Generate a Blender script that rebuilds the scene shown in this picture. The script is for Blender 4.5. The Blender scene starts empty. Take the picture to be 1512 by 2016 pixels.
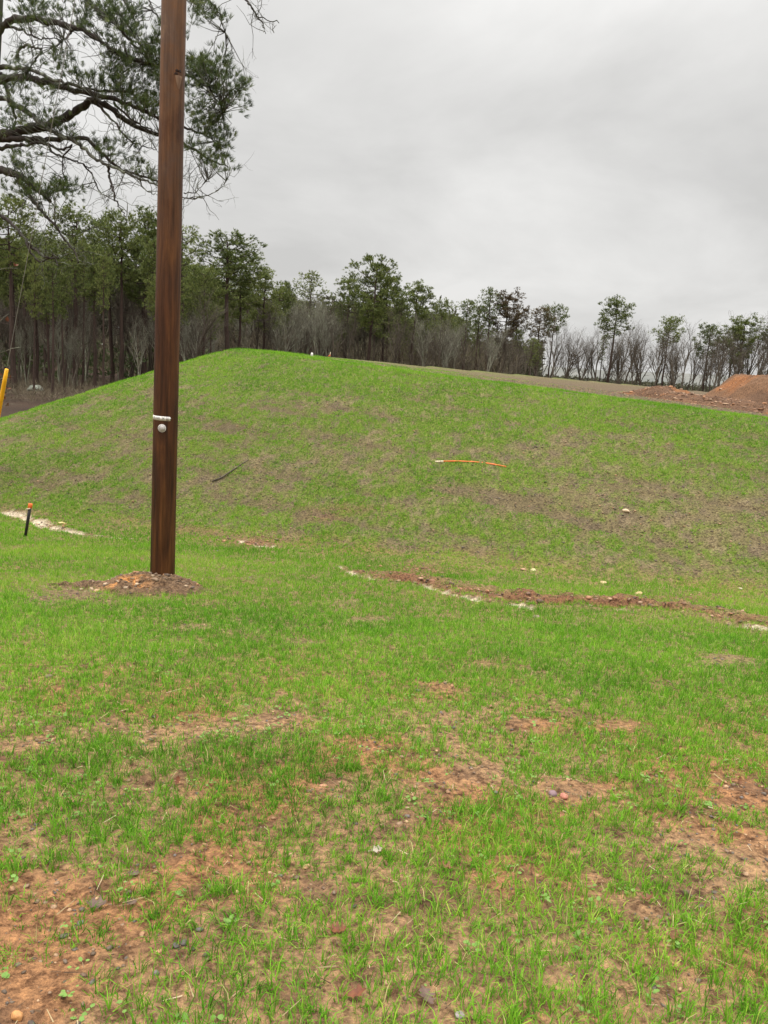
import bpy, math, random
import numpy as np
from mathutils import Vector

SC = bpy.context.scene
COL = SC.collection
rng = np.random.default_rng(7)
random.seed(7)

# ------------------------------------------------------------------ camera
W, Hh, FPX = 1512.0, 2016.0, 1540.0
EYE = np.array([0.0, 0.0, 1.6])
PITCH = math.atan((1008 - 717) / FPX)
ROLL = math.radians(4.0)
_F = np.array([0, math.cos(PITCH), -math.sin(PITCH)])
_R0 = np.array([1.0, 0, 0]); _U0 = np.array([0, math.sin(PITCH), math.cos(PITCH)])
_R = math.cos(ROLL) * _R0 + math.sin(ROLL) * _U0
_U = -math.sin(ROLL) * _R0 + math.cos(ROLL) * _U0
cam_d = bpy.data.cameras.new("camera")
cam = bpy.data.objects.new("camera", cam_d); COL.objects.link(cam)
cam_d.sensor_fit = 'VERTICAL'; cam_d.sensor_height = 24.0; cam_d.lens = 24.0 * FPX / Hh
cam_d.clip_start = 0.05; cam_d.clip_end = 6000
from mathutils import Matrix
cam.matrix_world = Matrix(((_R[0], _U[0], -_F[0], EYE[0]), (_R[1], _U[1], -_F[1], EYE[1]),
                           (_R[2], _U[2], -_F[2], EYE[2]), (0, 0, 0, 1)))
SC.camera = cam

# ------------------------------------------------------------------ world, sun, exposure
SUN_EL, SUN_AZ = math.radians(52), math.radians(-140)   # behind and to the left of the camera
world = bpy.data.worlds.new("World"); SC.world = world; world.use_nodes = True
nt = world.node_tree; nt.nodes.clear()
N = nt.nodes.new; L = nt.links.new
out = N('ShaderNodeOutputWorld'); bg = N('ShaderNodeBackground'); L(bg.outputs[0], out.inputs[0])
sky = N('ShaderNodeTexSky'); sky.sky_type = 'NISHITA'; sky.sun_disc = False
sky.sun_elevation = SUN_EL; sky.sun_rotation = SUN_AZ; sky.dust_density = 4
tc = N('ShaderNodeTexCoord')
sep = N('ShaderNodeSeparateXYZ'); L(tc.outputs['Generated'], sep.inputs[0])
def wmath(op, a, b=None, c=None):
    n = N('ShaderNodeMath'); n.operation = op
    for i, v in enumerate((a, b, c)):
        if v is None: continue
        if isinstance(v, (int, float)): n.inputs[i].default_value = v
        else: L(v, n.inputs[i])
    return n.outputs[0]
zc = wmath('MAXIMUM', sep.outputs[2], 0.0)
den = wmath('ADD', zc, 0.34)
cu = wmath('DIVIDE', sep.outputs[0], den); cv = wmath('DIVIDE', sep.outputs[1], den)
comb = N('ShaderNodeCombineXYZ'); L(cu, comb.inputs[0]); L(cv, comb.inputs[1])
n1 = N('ShaderNodeTexNoise'); n1.inputs['Scale'].default_value = 1.7; n1.inputs['Detail'].default_value = 6
n1.inputs['Roughness'].default_value = 0.55; n1.inputs['Distortion'].default_value = 0.25
mp = N('ShaderNodeMapping'); mp.inputs['Location'].default_value = (3.1, 1.7, 0.4)
L(comb.outputs[0], mp.inputs[0]); L(mp.outputs[0], n1.inputs['Vector'])
cr = N('ShaderNodeMapRange'); cr.inputs['From Min'].default_value = 0.33; cr.inputs['From Max'].default_value = 0.68
cr.inputs['To Min'].default_value = 0.86; cr.inputs['To Max'].default_value = 1.14; L(n1.outputs[0], cr.inputs['Value'])
# overcast luminance: zenith several times brighter than the horizon (CIE overcast sky)
s2 = wmath('POWER', zc, 4.0)
grad = wmath('MULTIPLY_ADD', s2, 5.8, 0.63)
cl = wmath('MULTIPLY', grad, cr.outputs[0])
cc = N('ShaderNodeMix'); cc.data_type = 'RGBA'; cc.blend_type = 'MULTIPLY'; cc.inputs[0].default_value = 1.0
cc.inputs[6].default_value = (1.0, 0.992, 0.972, 1); L(cl, cc.inputs[7])
skm = N('ShaderNodeMix'); skm.data_type = 'RGBA'; skm.blend_type = 'ADD'; skm.inputs[0].default_value = 0.0025
L(cc.outputs[2], skm.inputs[6]); L(sky.outputs[0], skm.inputs[7])
L(skm.outputs[2], bg.inputs['Color']); bg.inputs['Strength'].default_value = 1.0

sd = bpy.data.lights.new("sun", 'SUN'); sd.energy = 1.0; sd.angle = math.radians(35); sd.color = (1.0, 0.96, 0.9)
sun = bpy.data.objects.new("sun", sd); COL.objects.link(sun)
dv = Vector((math.sin(SUN_AZ) * math.cos(SUN_EL), math.cos(SUN_AZ) * math.cos(SUN_EL), math.sin(SUN_EL)))
sun.rotation_euler = (-dv).to_track_quat('-Z', 'Y').to_euler()
sun.location = (0, -5, 30)
SC.view_settings.view_transform = 'Standard'; SC.view_settings.look = 'None'
SC.view_settings.exposure = 0.18; SC.view_settings.gamma = 1.0
SC.cycles.max_bounces = 6; SC.cycles.transparent_max_bounces = 4

# ------------------------------------------------------------------ numpy helpers
def _hash(ix, iy, s):
    h = (ix.astype(np.int64) * 374761393 + iy.astype(np.int64) * 668265263 + s * 974634221) & 0xffffffff
    h = ((h ^ (h >> 13)) * 1274126177) & 0xffffffff
    return ((h ^ (h >> 16)) & 0xffffff) / float(0xffffff)
def vnoise(x, y, s=0):
    xi = np.floor(x); yi = np.floor(y); fx = x - xi; fy = y - yi
    fx = fx * fx * (3 - 2 * fx); fy = fy * fy * (3 - 2 * fy)
    a = _hash(xi, yi, s); b = _hash(xi + 1, yi, s); c = _hash(xi, yi + 1, s); d = _hash(xi + 1, yi + 1, s)
    return (a * (1 - fx) + b * fx) * (1 - fy) + (c * (1 - fx) + d * fx) * fy
def fbm(x, y, o=4, s=0, g=0.5):
    t = 0; a = 1; n = 0
    x = np.asarray(x, float); y = np.asarray(y, float)
    for i in range(o):
        t = t + a * vnoise(x, y, s + i * 17); n += a; a *= g
        x, y = (x * 0.8 - y * 0.6) * 2.03 + 3.1, (x * 0.6 + y * 0.8) * 2.03 + 7.7
    return t / n
def sstep(a, b, x):
    t = np.clip((x - a) / (b - a), 0, 1); return t * t * (3 - 2 * t)
def softplus(x, k): return k * np.logaddexp(0, x / k)

def np_mesh(name, V, *faces):
    me = bpy.data.meshes.new(name)
    V = np.asarray(V, np.float32); me.vertices.add(len(V)); me.vertices.foreach_set('co', V.ravel())
    fl = [np.asarray(f, np.int32) for f in faces if len(f)]
    tot = sum(f.size for f in fl); npoly = sum(len(f) for f in fl)
    me.loops.add(tot); me.polygons.add(npoly)
    me.loops.foreach_set('vertex_index', np.concatenate([f.ravel() for f in fl]))
    ls = []; st = 0
    for f in fl:
        ls.append(st + np.arange(len(f)) * f.shape[1]); st += f.size
    me.polygons.foreach_set('loop_start', np.concatenate(ls).astype(np.int32))
    me.update(calc_edges=True)
    return me
def link(name, me, mat=None, parent=None, smooth=False):
    o = bpy.data.objects.new(name, me); COL.objects.link(o)
    if mat is not None and not me.materials: me.materials.append(mat)
    if parent is not None: o.parent = parent
    if smooth: me.polygons.foreach_set('use_smooth', np.ones(len(me.polygons), bool))
    return o
def tag(o, label=None, cat=None, group=None, kind=None):
    if label: o['label'] = label
    if cat: o['category'] = cat
    if group: o['group'] = group
    if kind: o['kind'] = kind
    return o
def empty(name, loc, label=None, cat=None, group=None):
    o = bpy.data.objects.new(name, None); COL.objects.link(o); o.location = loc
    o.empty_display_size = 0.3
    return tag(o, label, cat, group)
def pt_attr(me, name, arr):
    a = me.attributes.new(name, 'FLOAT', 'POINT'); a.data.foreach_set('value', np.asarray(arr, np.float32))
def col_attr(me, name, arr):
    a = me.attributes.new(name, 'FLOAT_COLOR', 'POINT')
    c = np.ones((len(arr), 4), np.float32); c[:, :3] = arr; a.data.foreach_set('color', c.ravel())

class MB:
    """collects tubes into one mesh"""
    def __init__(s): s.V = []; s.Q = []; s.T = []; s.n = 0
    def tube(s, pts, rad, k=6, cap=True):
        pts = np.asarray(pts, float); m = len(pts)
        rad = np.broadcast_to(np.asarray(rad, float), (m,))
        tg = np.gradient(pts, axis=0); tg /= np.linalg.norm(tg, axis=1)[:, None] + 1e-9
        ref = np.array([0, 0, 1.0]) if abs(tg[:, 2]).mean() < 0.8 else np.array([1.0, 0, 0])
        a = np.cross(tg, ref); a /= np.linalg.norm(a, axis=1)[:, None] + 1e-9
        b = np.cross(tg, a)
        th = np.arange(k) * 2 * math.pi / k
        ring = pts[:, None] + rad[:, None, None] * (np.cos(th)[None, :, None] * a[:, None] + np.sin(th)[None, :, None] * b[:, None])
        base = s.n; s.V.append(ring.reshape(-1, 3)); s.n += m * k
        i = np.arange(m - 1)[:, None] * k; j = np.arange(k)[None]; j2 = (j + 1) % k
        s.Q.append((base + np.stack([i + j, i + j2, i + k + j2, i + k + j], -1)).reshape(-1, 4))
        if cap and k >= 3:
            for r0, flip in ((0, 1), ((m - 1) * k, 0)):
                c = pts[0] if r0 == 0 else pts[-1]
                s.V.append(c[None]); ci = s.n; s.n += 1
                idx = base + r0 + np.arange(k); idx2 = base + r0 + (np.arange(k) + 1) % k
                t = np.stack([idx, idx2, np.full(k, ci)], -1)
                s.T.append(t[:, ::-1] if flip else t)
    def mesh(s, name):
        return np_mesh(name, np.concatenate(s.V), np.concatenate(s.Q) if s.Q else [], np.concatenate(s.T) if s.T else [])

# ------------------------------------------------------------------ material helpers
def mat_new(name):
    m = bpy.data.materials.new(name); m.use_nodes = True
    t = m.node_tree; t.nodes.clear(); return m, t
class NT:
    def __init__(s, t): s.t = t
    def n(s, typ, **kw):
        nd = s.t.nodes.new(typ)
        for k, v in kw.items(): setattr(nd, k, v)
        return nd
    def l(s, a, b): s.t.links.new(a, b)
    def noise(s, scale, detail=4, rough=0.55, vec=None, dist=0):
        nd = s.n('ShaderNodeTexNoise'); nd.inputs['Scale'].default_value = scale; nd.inputs['Detail'].default_value = detail
        nd.inputs['Roughness'].default_value = rough; nd.inputs['Distortion'].default_value = dist
        if vec is not None: s.l(vec, nd.inputs['Vector'])
        return nd
    def ramp(s, fac, stops):
        r = s.n('ShaderNodeValToRGB'); e = r.color_ramp.elements
        while len(e) < len(stops): e.new(0.5)
        for i, (p, c) in enumerate(stops):
            e[i].position = p; e[i].color = (*c, 1) if len(c) == 3 else c
        s.l(fac, r.inputs[0]); return r.outputs[0]
    def mix(s, fac, a, b, mode='MIX'):
        m = s.n('ShaderNodeMix', data_type='RGBA', blend_type=mode)
        for i, v in ((0, fac), (6, a), (7, b)):
            if isinstance(v, (int, float)): m.inputs[i].default_value = v
            elif isinstance(v, tuple): m.inputs[i].default_value = (*v, 1)
            else: s.l(v, m.inputs[i])
        return m.outputs[2]
    def bump(s, h, strength=0.5, dist=0.02):
        b = s.n('ShaderNodeBump'); b.inputs['Strength'].default_value = strength; b.inputs['Distance'].default_value = dist
        s.l(h, b.inputs['Height']); return b.outputs[0]
    def out(s, col, rough=0.8, normal=None, spec=0.3, metallic=0.0, transl=0.0):
        p = s.n('ShaderNodeBsdfPrincipled')
        if isinstance(col, tuple): p.inputs['Base Color'].default_value = (*col, 1)
        else: s.l(col, p.inputs['Base Color'])
        if isinstance(rough, (int, float)): p.inputs['Roughness'].default_value = rough
        else: s.l(rough, p.inputs['Roughness'])
        p.inputs['Specular IOR Level'].default_value = spec; p.inputs['Metallic'].default_value = metallic
        if normal is not None: s.l(normal, p.inputs['Normal'])
        o = s.n('ShaderNodeOutputMaterial')
        if transl > 0:
            tr = s.n('ShaderNodeBsdfTranslucent')
            if isinstance(col, tuple): tr.inputs[0].default_value = (*col, 1)
            else: s.l(col, tr.inputs[0])
            ms = s.n('ShaderNodeMixShader'); ms.inputs[0].default_value = transl
            s.l(p.outputs[0], ms.inputs[1]); s.l(tr.outputs[0], ms.inputs[2]); s.l(ms.outputs[0], o.inputs[0])
        else: s.l(p.outputs[0], o.inputs[0])
def simple_mat(name, c1, c2, scale=8, rough=0.8, bump=0.3, dist=0.01, spec=0.3, transl=0, vec_scale=None, detail=5, metallic=0):
    m, t = mat_new(name); k = NT(t)
    c = k.n('ShaderNodeTexCoord'); v = c.outputs['Object']
    if vec_scale:
        mpn = k.n('ShaderNodeMapping'); mpn.inputs['Scale'].default_value = vec_scale; k.l(v, mpn.inputs[0]); v = mpn.outputs[0]
    nz = k.noise(scale, detail, 0.6, v)
    col = k.ramp(nz.outputs[0], [(0.3, c1), (0.7, c2)])
    k.out(col, rough, k.bump(nz.outputs[0], bump, dist) if bump else None, spec, metallic, transl)
    return m

# ------------------------------------------------------------------ terrain
C0 = np.array([-4.8, 25.0])
N1 = np.array([-0.498, -0.867])            # outward from the pad over its front edge
E1 = np.array([0.867, -0.498])             # along the front edge, to the right
E2 = np.array([0.635, 0.772])              # along the far edge
N2 = np.array([-0.772, 0.635])
def pad_z(x, y): return -0.616 - 0.045 * x + 0.022 * np.minimum(y, 70)
def pad_dist(x, y):
    u = (x - C0[0]) * N1[0] + (y - C0[1]) * N1[1]
    v = (x - C0[0]) * N2[0] + (y - C0[1]) * N2[1]
    return u, v, np.hypot(np.maximum(u, 0), 1.55 * np.maximum(v, 0))
def emb_raw(x, y):
    u, v, d = pad_dist(x, y)
    w = 0.45
    um, vm = np.maximum(u, 0), np.maximum(v, 0)
    return pad_z(x - um * N1[0] - vm * N2[0], y - um * N1[1] - vm * N2[1]) - 0.37 * (np.sqrt(d * d + w * w) - w)
def nat_raw(x, y):
    ye = 16 - softplus(16 - y, 2.2)
    z = -1.6 - 0.13 * ye + 0.012 * np.clip(x, -30, 30) * sstep(30, 6, y)
    far = sstep(30, 80, np.hypot(x, y))
    return z + far * (fbm(x * 0.02, y * 0.02, 3, 5) - 0.5) * 1.2
def H0(x, y):
    x = np.asarray(x, float); y = np.asarray(y, float)
    a = emb_raw(x, y); b = nat_raw(x, y)
    return 1.6 + b + softplus(a - b, 0.16)
def on_fill(x, y): return sstep(-0.3, 0.3, emb_raw(x, y) - nat_raw(x, y))

def ray(px, py):
    d = _F * FPX + _R * (px - W / 2) - _U * (py - Hh / 2); return d / np.linalg.norm(d)
def at(px, py, depth):
    d = ray(px, py); return EYE + d * (depth / d[1])
def G(px, py):
    d = ray(px, py); t = np.geomspace(0.8, 300, 6000); P = EYE + d * t[:, None]
    below = P[:, 2] < H0(P[:, 0], P[:, 1])
    i = int(np.argmax(below)) if below.any() else len(t) - 1
    return P[i]
def blob(px, py, rx, ry):
    c = G(px, py)[:2]; a = G(px + rx, py)[:2] - c; b = G(px, py + ry)[:2] - c
    M = np.linalg.inv(np.stack([a, b], 1))
    return c, M
def blob_eval(bl, x, y):
    c, M = bl; dx = x - c[0]; dy = y - c[1]
    u = M[0, 0] * dx + M[0, 1] * dy; v = M[1, 0] * dx + M[1, 1] * dy
    return np.exp(-(u * u + v * v))
def polyd(pts, x, y):
    P = [G(*p)[:2] for p in pts]; best = np.full(np.shape(x), 1e9)
    for a, b in zip(P[:-1], P[1:]):
        ab = b - a; t = np.clip(((x - a[0]) * ab[0] + (y - a[1]) * ab[1]) / (ab @ ab + 1e-9), 0, 1)
        best = np.minimum(best, np.hypot(x - a[0] - t * ab[0], y - a[1] - t * ab[1]))
    return best

RILL_L = [(15, 1007), (60, 1022), (110, 1040), (180, 1055)]
RILL_L2 = [(195, 1057), (265, 1062)]
RILL_M = [(478, 1066), (500, 1070), (530, 1075)]
RILL_R = [(668, 1116), (700, 1133), (760, 1145), (830, 1154), (880, 1170), (930, 1180), (1000, 1190), (1045, 1197)]
RILL_R2 = [(1110, 1192), (1180, 1196), (1250, 1206)]
RILL_R3 = [(1440, 1232), (1480, 1240), (1530, 1250)]
CUT = [(780, 1138), (860, 1150), (940, 1166), (1040, 1182), (1130, 1186), (1230, 1190), (1300, 1196), (1380, 1206), (1450, 1218), (1530, 1236)]
CUT2 = [(680, 1125), (780, 1138)]
BARE = [blob(*b) for b in [      # bare clay patches: px, py, rx, ry
    (130, 1760, 230, 150), (300, 1870, 220, 120), (60, 1950, 200, 130), (380, 1690, 120, 50), (60, 1650, 110, 60),
    (900, 1535, 95, 40), (540, 1420, 80, 22), (330, 1462, 50, 14), (60, 1470, 50, 14), (870, 1360, 45, 14), (1050, 1430, 60, 14),
    (1240, 1430, 50, 14), (1460, 1570, 60, 50), (1130, 1560, 110, 30), (1430, 1300, 80, 16), (960, 1310, 70, 12), (730, 1220, 60, 10),
    (690, 1185, 60, 12), (1340, 1640, 70, 26), (1490, 1680, 60, 50), (1250, 1800, 60, 30), (1120, 1925, 60, 30),
    (850, 1960, 80, 40), (680, 1950, 60, 30), (600, 1740, 70, 34), (770, 1640, 60, 22), (1040, 1730, 50, 18), (1300, 1960, 40, 30),
    (370, 1235, 70, 10), (20, 1310, 40, 12), (600, 1265, 50, 10), (1120, 1300, 90, 9), (1300, 1350, 70, 12), (750, 1480, 70, 20), (640, 1560, 60, 20), (280, 1540, 90, 22),
    (500, 1840, 60, 30), (500, 1620, 80, 25), (960, 1850, 60, 22), (1400, 1760, 50, 40)]]
LUSH = [blob(*b) for b in [
    (120, 1350, 220, 50), (580, 1460, 60, 22), (480, 1330, 300, 40), (760, 1730, 60, 60), (950, 1880, 40, 60), (600, 1120, 260, 40),
    (1000, 1210, 220, 22), (1350, 1250, 220, 20), (100, 1100, 220, 45), (900, 1250, 250, 30), (30, 1560, 60, 40), (1250, 1900, 60, 60),
    (1490, 1800, 60, 60), (1280, 1600, 60, 40), (200, 1250, 250, 50), (720, 1330, 200, 40), (1380, 1480, 60, 30)]]
BROWN = [blob(*b) for b in [    # thin brown stretches of the fill slope
    (1250, 990, 330, 70), (1450, 1060, 200, 70), (1150, 880, 250, 40), (600, 900, 240, 40), (250, 880, 140, 20), (180, 930, 160, 22),
    (950, 1080, 180, 25), (420, 950, 160, 30), (1350, 1130, 200, 30), (840, 800, 200, 25), (600, 790, 160, 20), (250, 1035, 140, 18)]]
REDS = [blob(*b) for b in [(680, 1003, 70, 9), (640, 1020, 40, 8), (820, 1125, 70, 14), (1000, 1175, 160, 10), (1300, 1180, 120, 9), (500, 1068, 70, 9)]]
DUG = [blob(150, 1172, 60, 14), blob(90, 1180, 40, 10)]

def fields(x, y):
    """coverage, soil colour, micro height at ground points"""
    x = np.asarray(x, float); y = np.asarray(y, float)
    u, v, dist = pad_dist(x, y); fill = on_fill(x, y)
    r = np.hypot(x, y)
    big = fbm(x * 0.9, y * 0.9, 3, 11); mid = fbm(x * 2.6, y * 2.6, 3, 23); fin = fbm(x * 8, y * 8, 3, 41)
    bare = np.zeros_like(x); lush = np.zeros_like(x); brown = np.zeros_like(x); red = np.zeros_like(x); dug = np.zeros_like(x)
    for b in BARE: bare = np.maximum(bare, blob_eval(b, x, y))
    for b in LUSH: lush = np.maximum(lush, blob_eval(b, x, y))
    for b in BROWN: brown = np.maximum(brown, blob_eval(b, x, y))
    for q_, b in enumerate(REDS): red = np.maximum(red, blob_eval(b, x, y) * (0.45 if q_ < 2 else 0.9))
    for b in DUG: dug = np.maximum(dug, blob_eval(b, x, y))
    nz = 0.55 * big + 0.45 * mid
    near = sstep(6.2, 4.2, y)
    c_near = sstep(0.34, 0.62, 0.4 * big + 0.35 * mid + 0.25 * fin + 0.125 + 0.16 * lush - 0.25 * bare * (0.5 + 1.0 * mid))
    c_mid = sstep(0.26, 0.52, 0.4 * big + 0.35 * mid + 0.25 * fin + 0.145 + 0.16 * lush - 0.36 * bare * (0.4 + 1.2 * mid))
    cn = c_near * near + c_mid * (1 - near)
    crest = sstep(4.5, 0.5, u)
    along = (x - C0[0]) * E1[0] + (y - C0[1]) * E1[1]
    trk = 0.8 * sstep(0.56, 0.76, fbm(along * 0.45 + 9, dist * 4.2, 3, 211))       # faint machine tracks along the contour
    cf = np.clip(sstep(0.30, 0.72, 0.5 * mid + 0.5 * fin + 0.14 + 0.16 * crest + 0.3 * (big - 0.5) - 0.14 * brown - 0.20 * trk), 0, 1) * (0.90 + 0.10 * crest - 0.12 * brown)
    cov = cn * (1 - fill) + cf * fill
    inpad = sstep(-0.1, -0.9, np.maximum(u, v))
    along = (x - C0[0]) * E1[0] + (y - C0[1]) * E1[1]
    padcov = 0.55 * sstep(9, 2, along) + 0.08
    cov = cov * (1 - inpad) + padcov * inpad * sstep(0.35, 0.6, mid)
    wood = np.clip(sstep(26, 36, r) * (1 - fill) + sstep(5.0, 9.0, v) * sstep(20, 30, y), 0, 1)
    wob = (fbm(x * 3, y * 3, 4, 77, 0.65) - 0.5) * 1.5
    pale = np.zeros_like(x)
    for pl, w in ((RILL_L, 0.13), (RILL_L2, 0.05), (RILL_M, 0.09), (RILL_R, 0.055), (RILL_R2, 0.035), (RILL_R3, 0.03)):
        pale = np.maximum(pale, sstep(w * 1.5, w * 0.5, polyd(pl, x, y) + wob * w * 1.3))
    cutd = polyd(CUT, x, y); cut = sstep(0.45, 0.16, cutd + wob * 0.35); cut = np.maximum(cut, sstep(0.22, 0.06, polyd(CUT2, x, y) + wob * 0.3))
    cov = cov * (1 - 0.93 * pale) * (1 - 0.85 * cut) * (1 - 0.5 * red) * (1 - wood) * (1 - 0.85 * dug)
    # soil albedo
    clay = np.array([0.30, 0.155, 0.075]); tan = np.array([0.30, 0.185, 0.10]); dk = np.array([0.15, 0.085, 0.05])
    slope = np.array([0.145, 0.118, 0.058]); sgrn = np.array([0.115, 0.155, 0.024]); silt = np.array([0.62, 0.53, 0.40])
    rd = np.array([0.19, 0.098, 0.053]); lit = np.array([0.048, 0.031, 0.021]); grav = np.array([0.135, 0.100, 0.062])
    def lerp(a, b, t): return a + (b - a) * t[:, None]
    t1 = sstep(0.35, 0.65, fbm(x * 1.7, y * 1.7, 3, 61)); t2 = sstep(0.50, 0.72, fbm(x * 5.5, y * 5.5, 3, 67))
    s = lerp(np.broadcast_to(clay, (x.size, 3)), tan, t1); s = lerp(s, dk, t2 * 0.7)
    ng = sstep(4.0, 7.0, y) * (1 - fill)
    s = lerp(s, np.array([0.20, 0.165, 0.075]), ng * 0.75)
    fl = lerp(np.broadcast_to(slope, (x.size, 3)), sgrn, np.clip(cov * 1.1, 0, 1)); fl = lerp(fl, np.array([0.13, 0.095, 0.07]), t2 * 0.6)
    fl = lerp(fl, np.array([0.22, 0.175, 0.10]), sstep(0.60, 0.78, fbm(x * 9, y * 9, 2, 91)) * 0.6)
    fl = lerp(fl, np.array([0.105, 0.078, 0.045]), trk * 0.55); s = lerp(s, fl, fill)
    s = lerp(s, grav * 1.0, inpad * sstep(2, 9, along))
    s = lerp(s, rd, np.clip(red * 0.9 + cut * 0.9, 0, 1)); s = lerp(s, np.array([0.2, 0.13, 0.085]), dug * 0.8)
    s = lerp(s, silt, pale * 0.9 * sstep(0.36, 0.54, fbm(x * 6, y * 6, 3, 79)))
    litv = lit[None] * (0.45 + 1.1 * fbm(x * 0.9, y * 0.9, 4, 151, 0.65))[:, None]; s = lerp(s, litv, wood)
    # micro relief
    amp = sstep(14, 3, r)
    mic = (fbm(x * 2.2, y * 2.2, 3, 101) - 0.5) * 0.06 * sstep(30, 12, r)
    mic = mic + (fbm(x * 13, y * 13, 4, 103, 0.68) - 0.5) * (0.048 * amp + 0.05 * fill * sstep(30, 15, r)) * (1 - 0.4 * inpad)
    mic = mic - 0.03 * trk * fill
    rag = fbm(x * 4, y * 4, 3, 171)
    mic = mic - 0.15 * sstep(0.26, 0.04, cutd + (rag - 0.5) * 0.4) + 0.06 * sstep(0.55, 0.75, rag) * sstep(0.7, 0.3, cutd) - 0.02 * pale + 0.03 * sstep(0.1, 0.0, np.abs(cutd - 0.42))
    fade = sstep(2.0, -1.0, np.maximum(u, v))
    return cov, s, mic, fill, wood
def HM(x, y):
    xa = np.atleast_1d(np.asarray(x, float)); ya = np.atleast_1d(np.asarray(y, float)); z_ = H0(xa, ya) + fields(xa, ya)[2]
    return z_ if np.ndim(x) else float(z_[0])

def axis(a, dt, tmax, coarse, lim):
    t = np.arange(0, math.asinh(tmax / a), dt); p = a * np.sinh(t)
    return np.concatenate([p, np.geomspace(p[-1] * 1.01 + 0.05, lim, coarse)])
xp = axis(3.0, 0.0085, 19, 46, 1500); gx = np.concatenate([-xp[:0:-1], xp])
yp = axis(3.2, 0.0085, 30, 60, 2600); gy = np.concatenate([-np.array([300, 60, 15, 6, 3, 1.5, 0.8, 0.3]), yp])
X, Y = np.meshgrid(gx, gy); xf, yf = X.ravel(), Y.ravel()
cov, soil, mic, fillv, woodv = fields(xf, yf)
z = H0(xf, yf) + mic
nx, ny = len(gx), len(gy)
i = (np.arange(ny - 1)[:, None] * nx + np.arange(nx - 1)[None]).ravel()
gm = np_mesh("ground", np.stack([xf, yf, z], 1), np.stack([i, i + 1, i + nx + 1, i + nx], 1))
col_attr(gm, 'soil', soil); pt_attr(gm, 'wood', woodv)
m, t = mat_new("soil_and_litter"); k = NT(t)
geo = k.n('ShaderNodeNewGeometry'); pos = geo.outputs['Position']
at_s = k.n('ShaderNodeAttribute', attribute_name='soil')
nA = k.noise(26, 6, 0.68, pos); nB = k.noise(95, 4, 0.6, pos); nC = k.noise(6, 4, 0.6, pos)
cA = k.ramp(nA.outputs[0], [(0.30, (0.34, 0.31, 0.30)), (0.5, (0.92, 0.91, 0.9)), (0.70, (1.6, 1.55, 1.42))])
c1 = k.mix(1.0, at_s.outputs['Color'], cA, 'MULTIPLY')
cB = k.ramp(nB.outputs[0], [(0.3, (0.6, 0.6, 0.62)), (0.6, (1.1, 1.08, 1.05))])
c2 = k.mix(0.8, c1, cB, 'MULTIPLY')
nD = k.noise(13, 5, 0.7, pos)
c3 = k.mix(1.0, c2, k.ramp(nD.outputs[0], [(0.34, (0.55, 0.5, 0.48)), (0.5, (1, 1, 1))]), 'MULTIPLY')
hgt = k.n('ShaderNodeMath', operation='ADD'); k.l(nA.outputs[0], hgt.inputs[0]); k.l(nB.outputs[0], hgt.inputs[1])
k.out(c3, 0.85, k.bump(hgt.outputs[0], 0.9, 0.022), 0.12)
ground = link("ground", gm, m, smooth=True); tag(ground, kind='structure')

# far hills on the horizon
hv = []; hf = []
na = 160
for j, (rr, hh) in enumerate(((650, -2), (700, 5), (780, 10), (900, 12), (1100, 4))):
    for q in range(na):
        a = -0.95 + 1.9 * q / (na - 1)
        hz = hh * (0.65 + 0.7 * fbm(np.array([q * 0.09]), np.array([j * 0.3]), 4, 3)[0]) if j else -6
        hv.append((math.sin(a) * rr, math.cos(a) * rr, hz + (1.5 * fbm(np.array([q * 1.3]), np.array([j * 3.0]), 2, 9)[0] if j else 0)))
for j in range(4):
    for q in range(na - 1): b = j * na + q; hf.append((b, b + 1, b + na + 1, b + na))
hm = simple_mat("distant_wooded_hill", (0.10, 0.105, 0.095), (0.16, 0.155, 0.14), 0.03, 0.95, 0)  # distance haze is put into the hill colour as a lighter grey
tag(link("hills", np_mesh("hills", hv, hf), hm, smooth=True), kind='structure')

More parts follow.
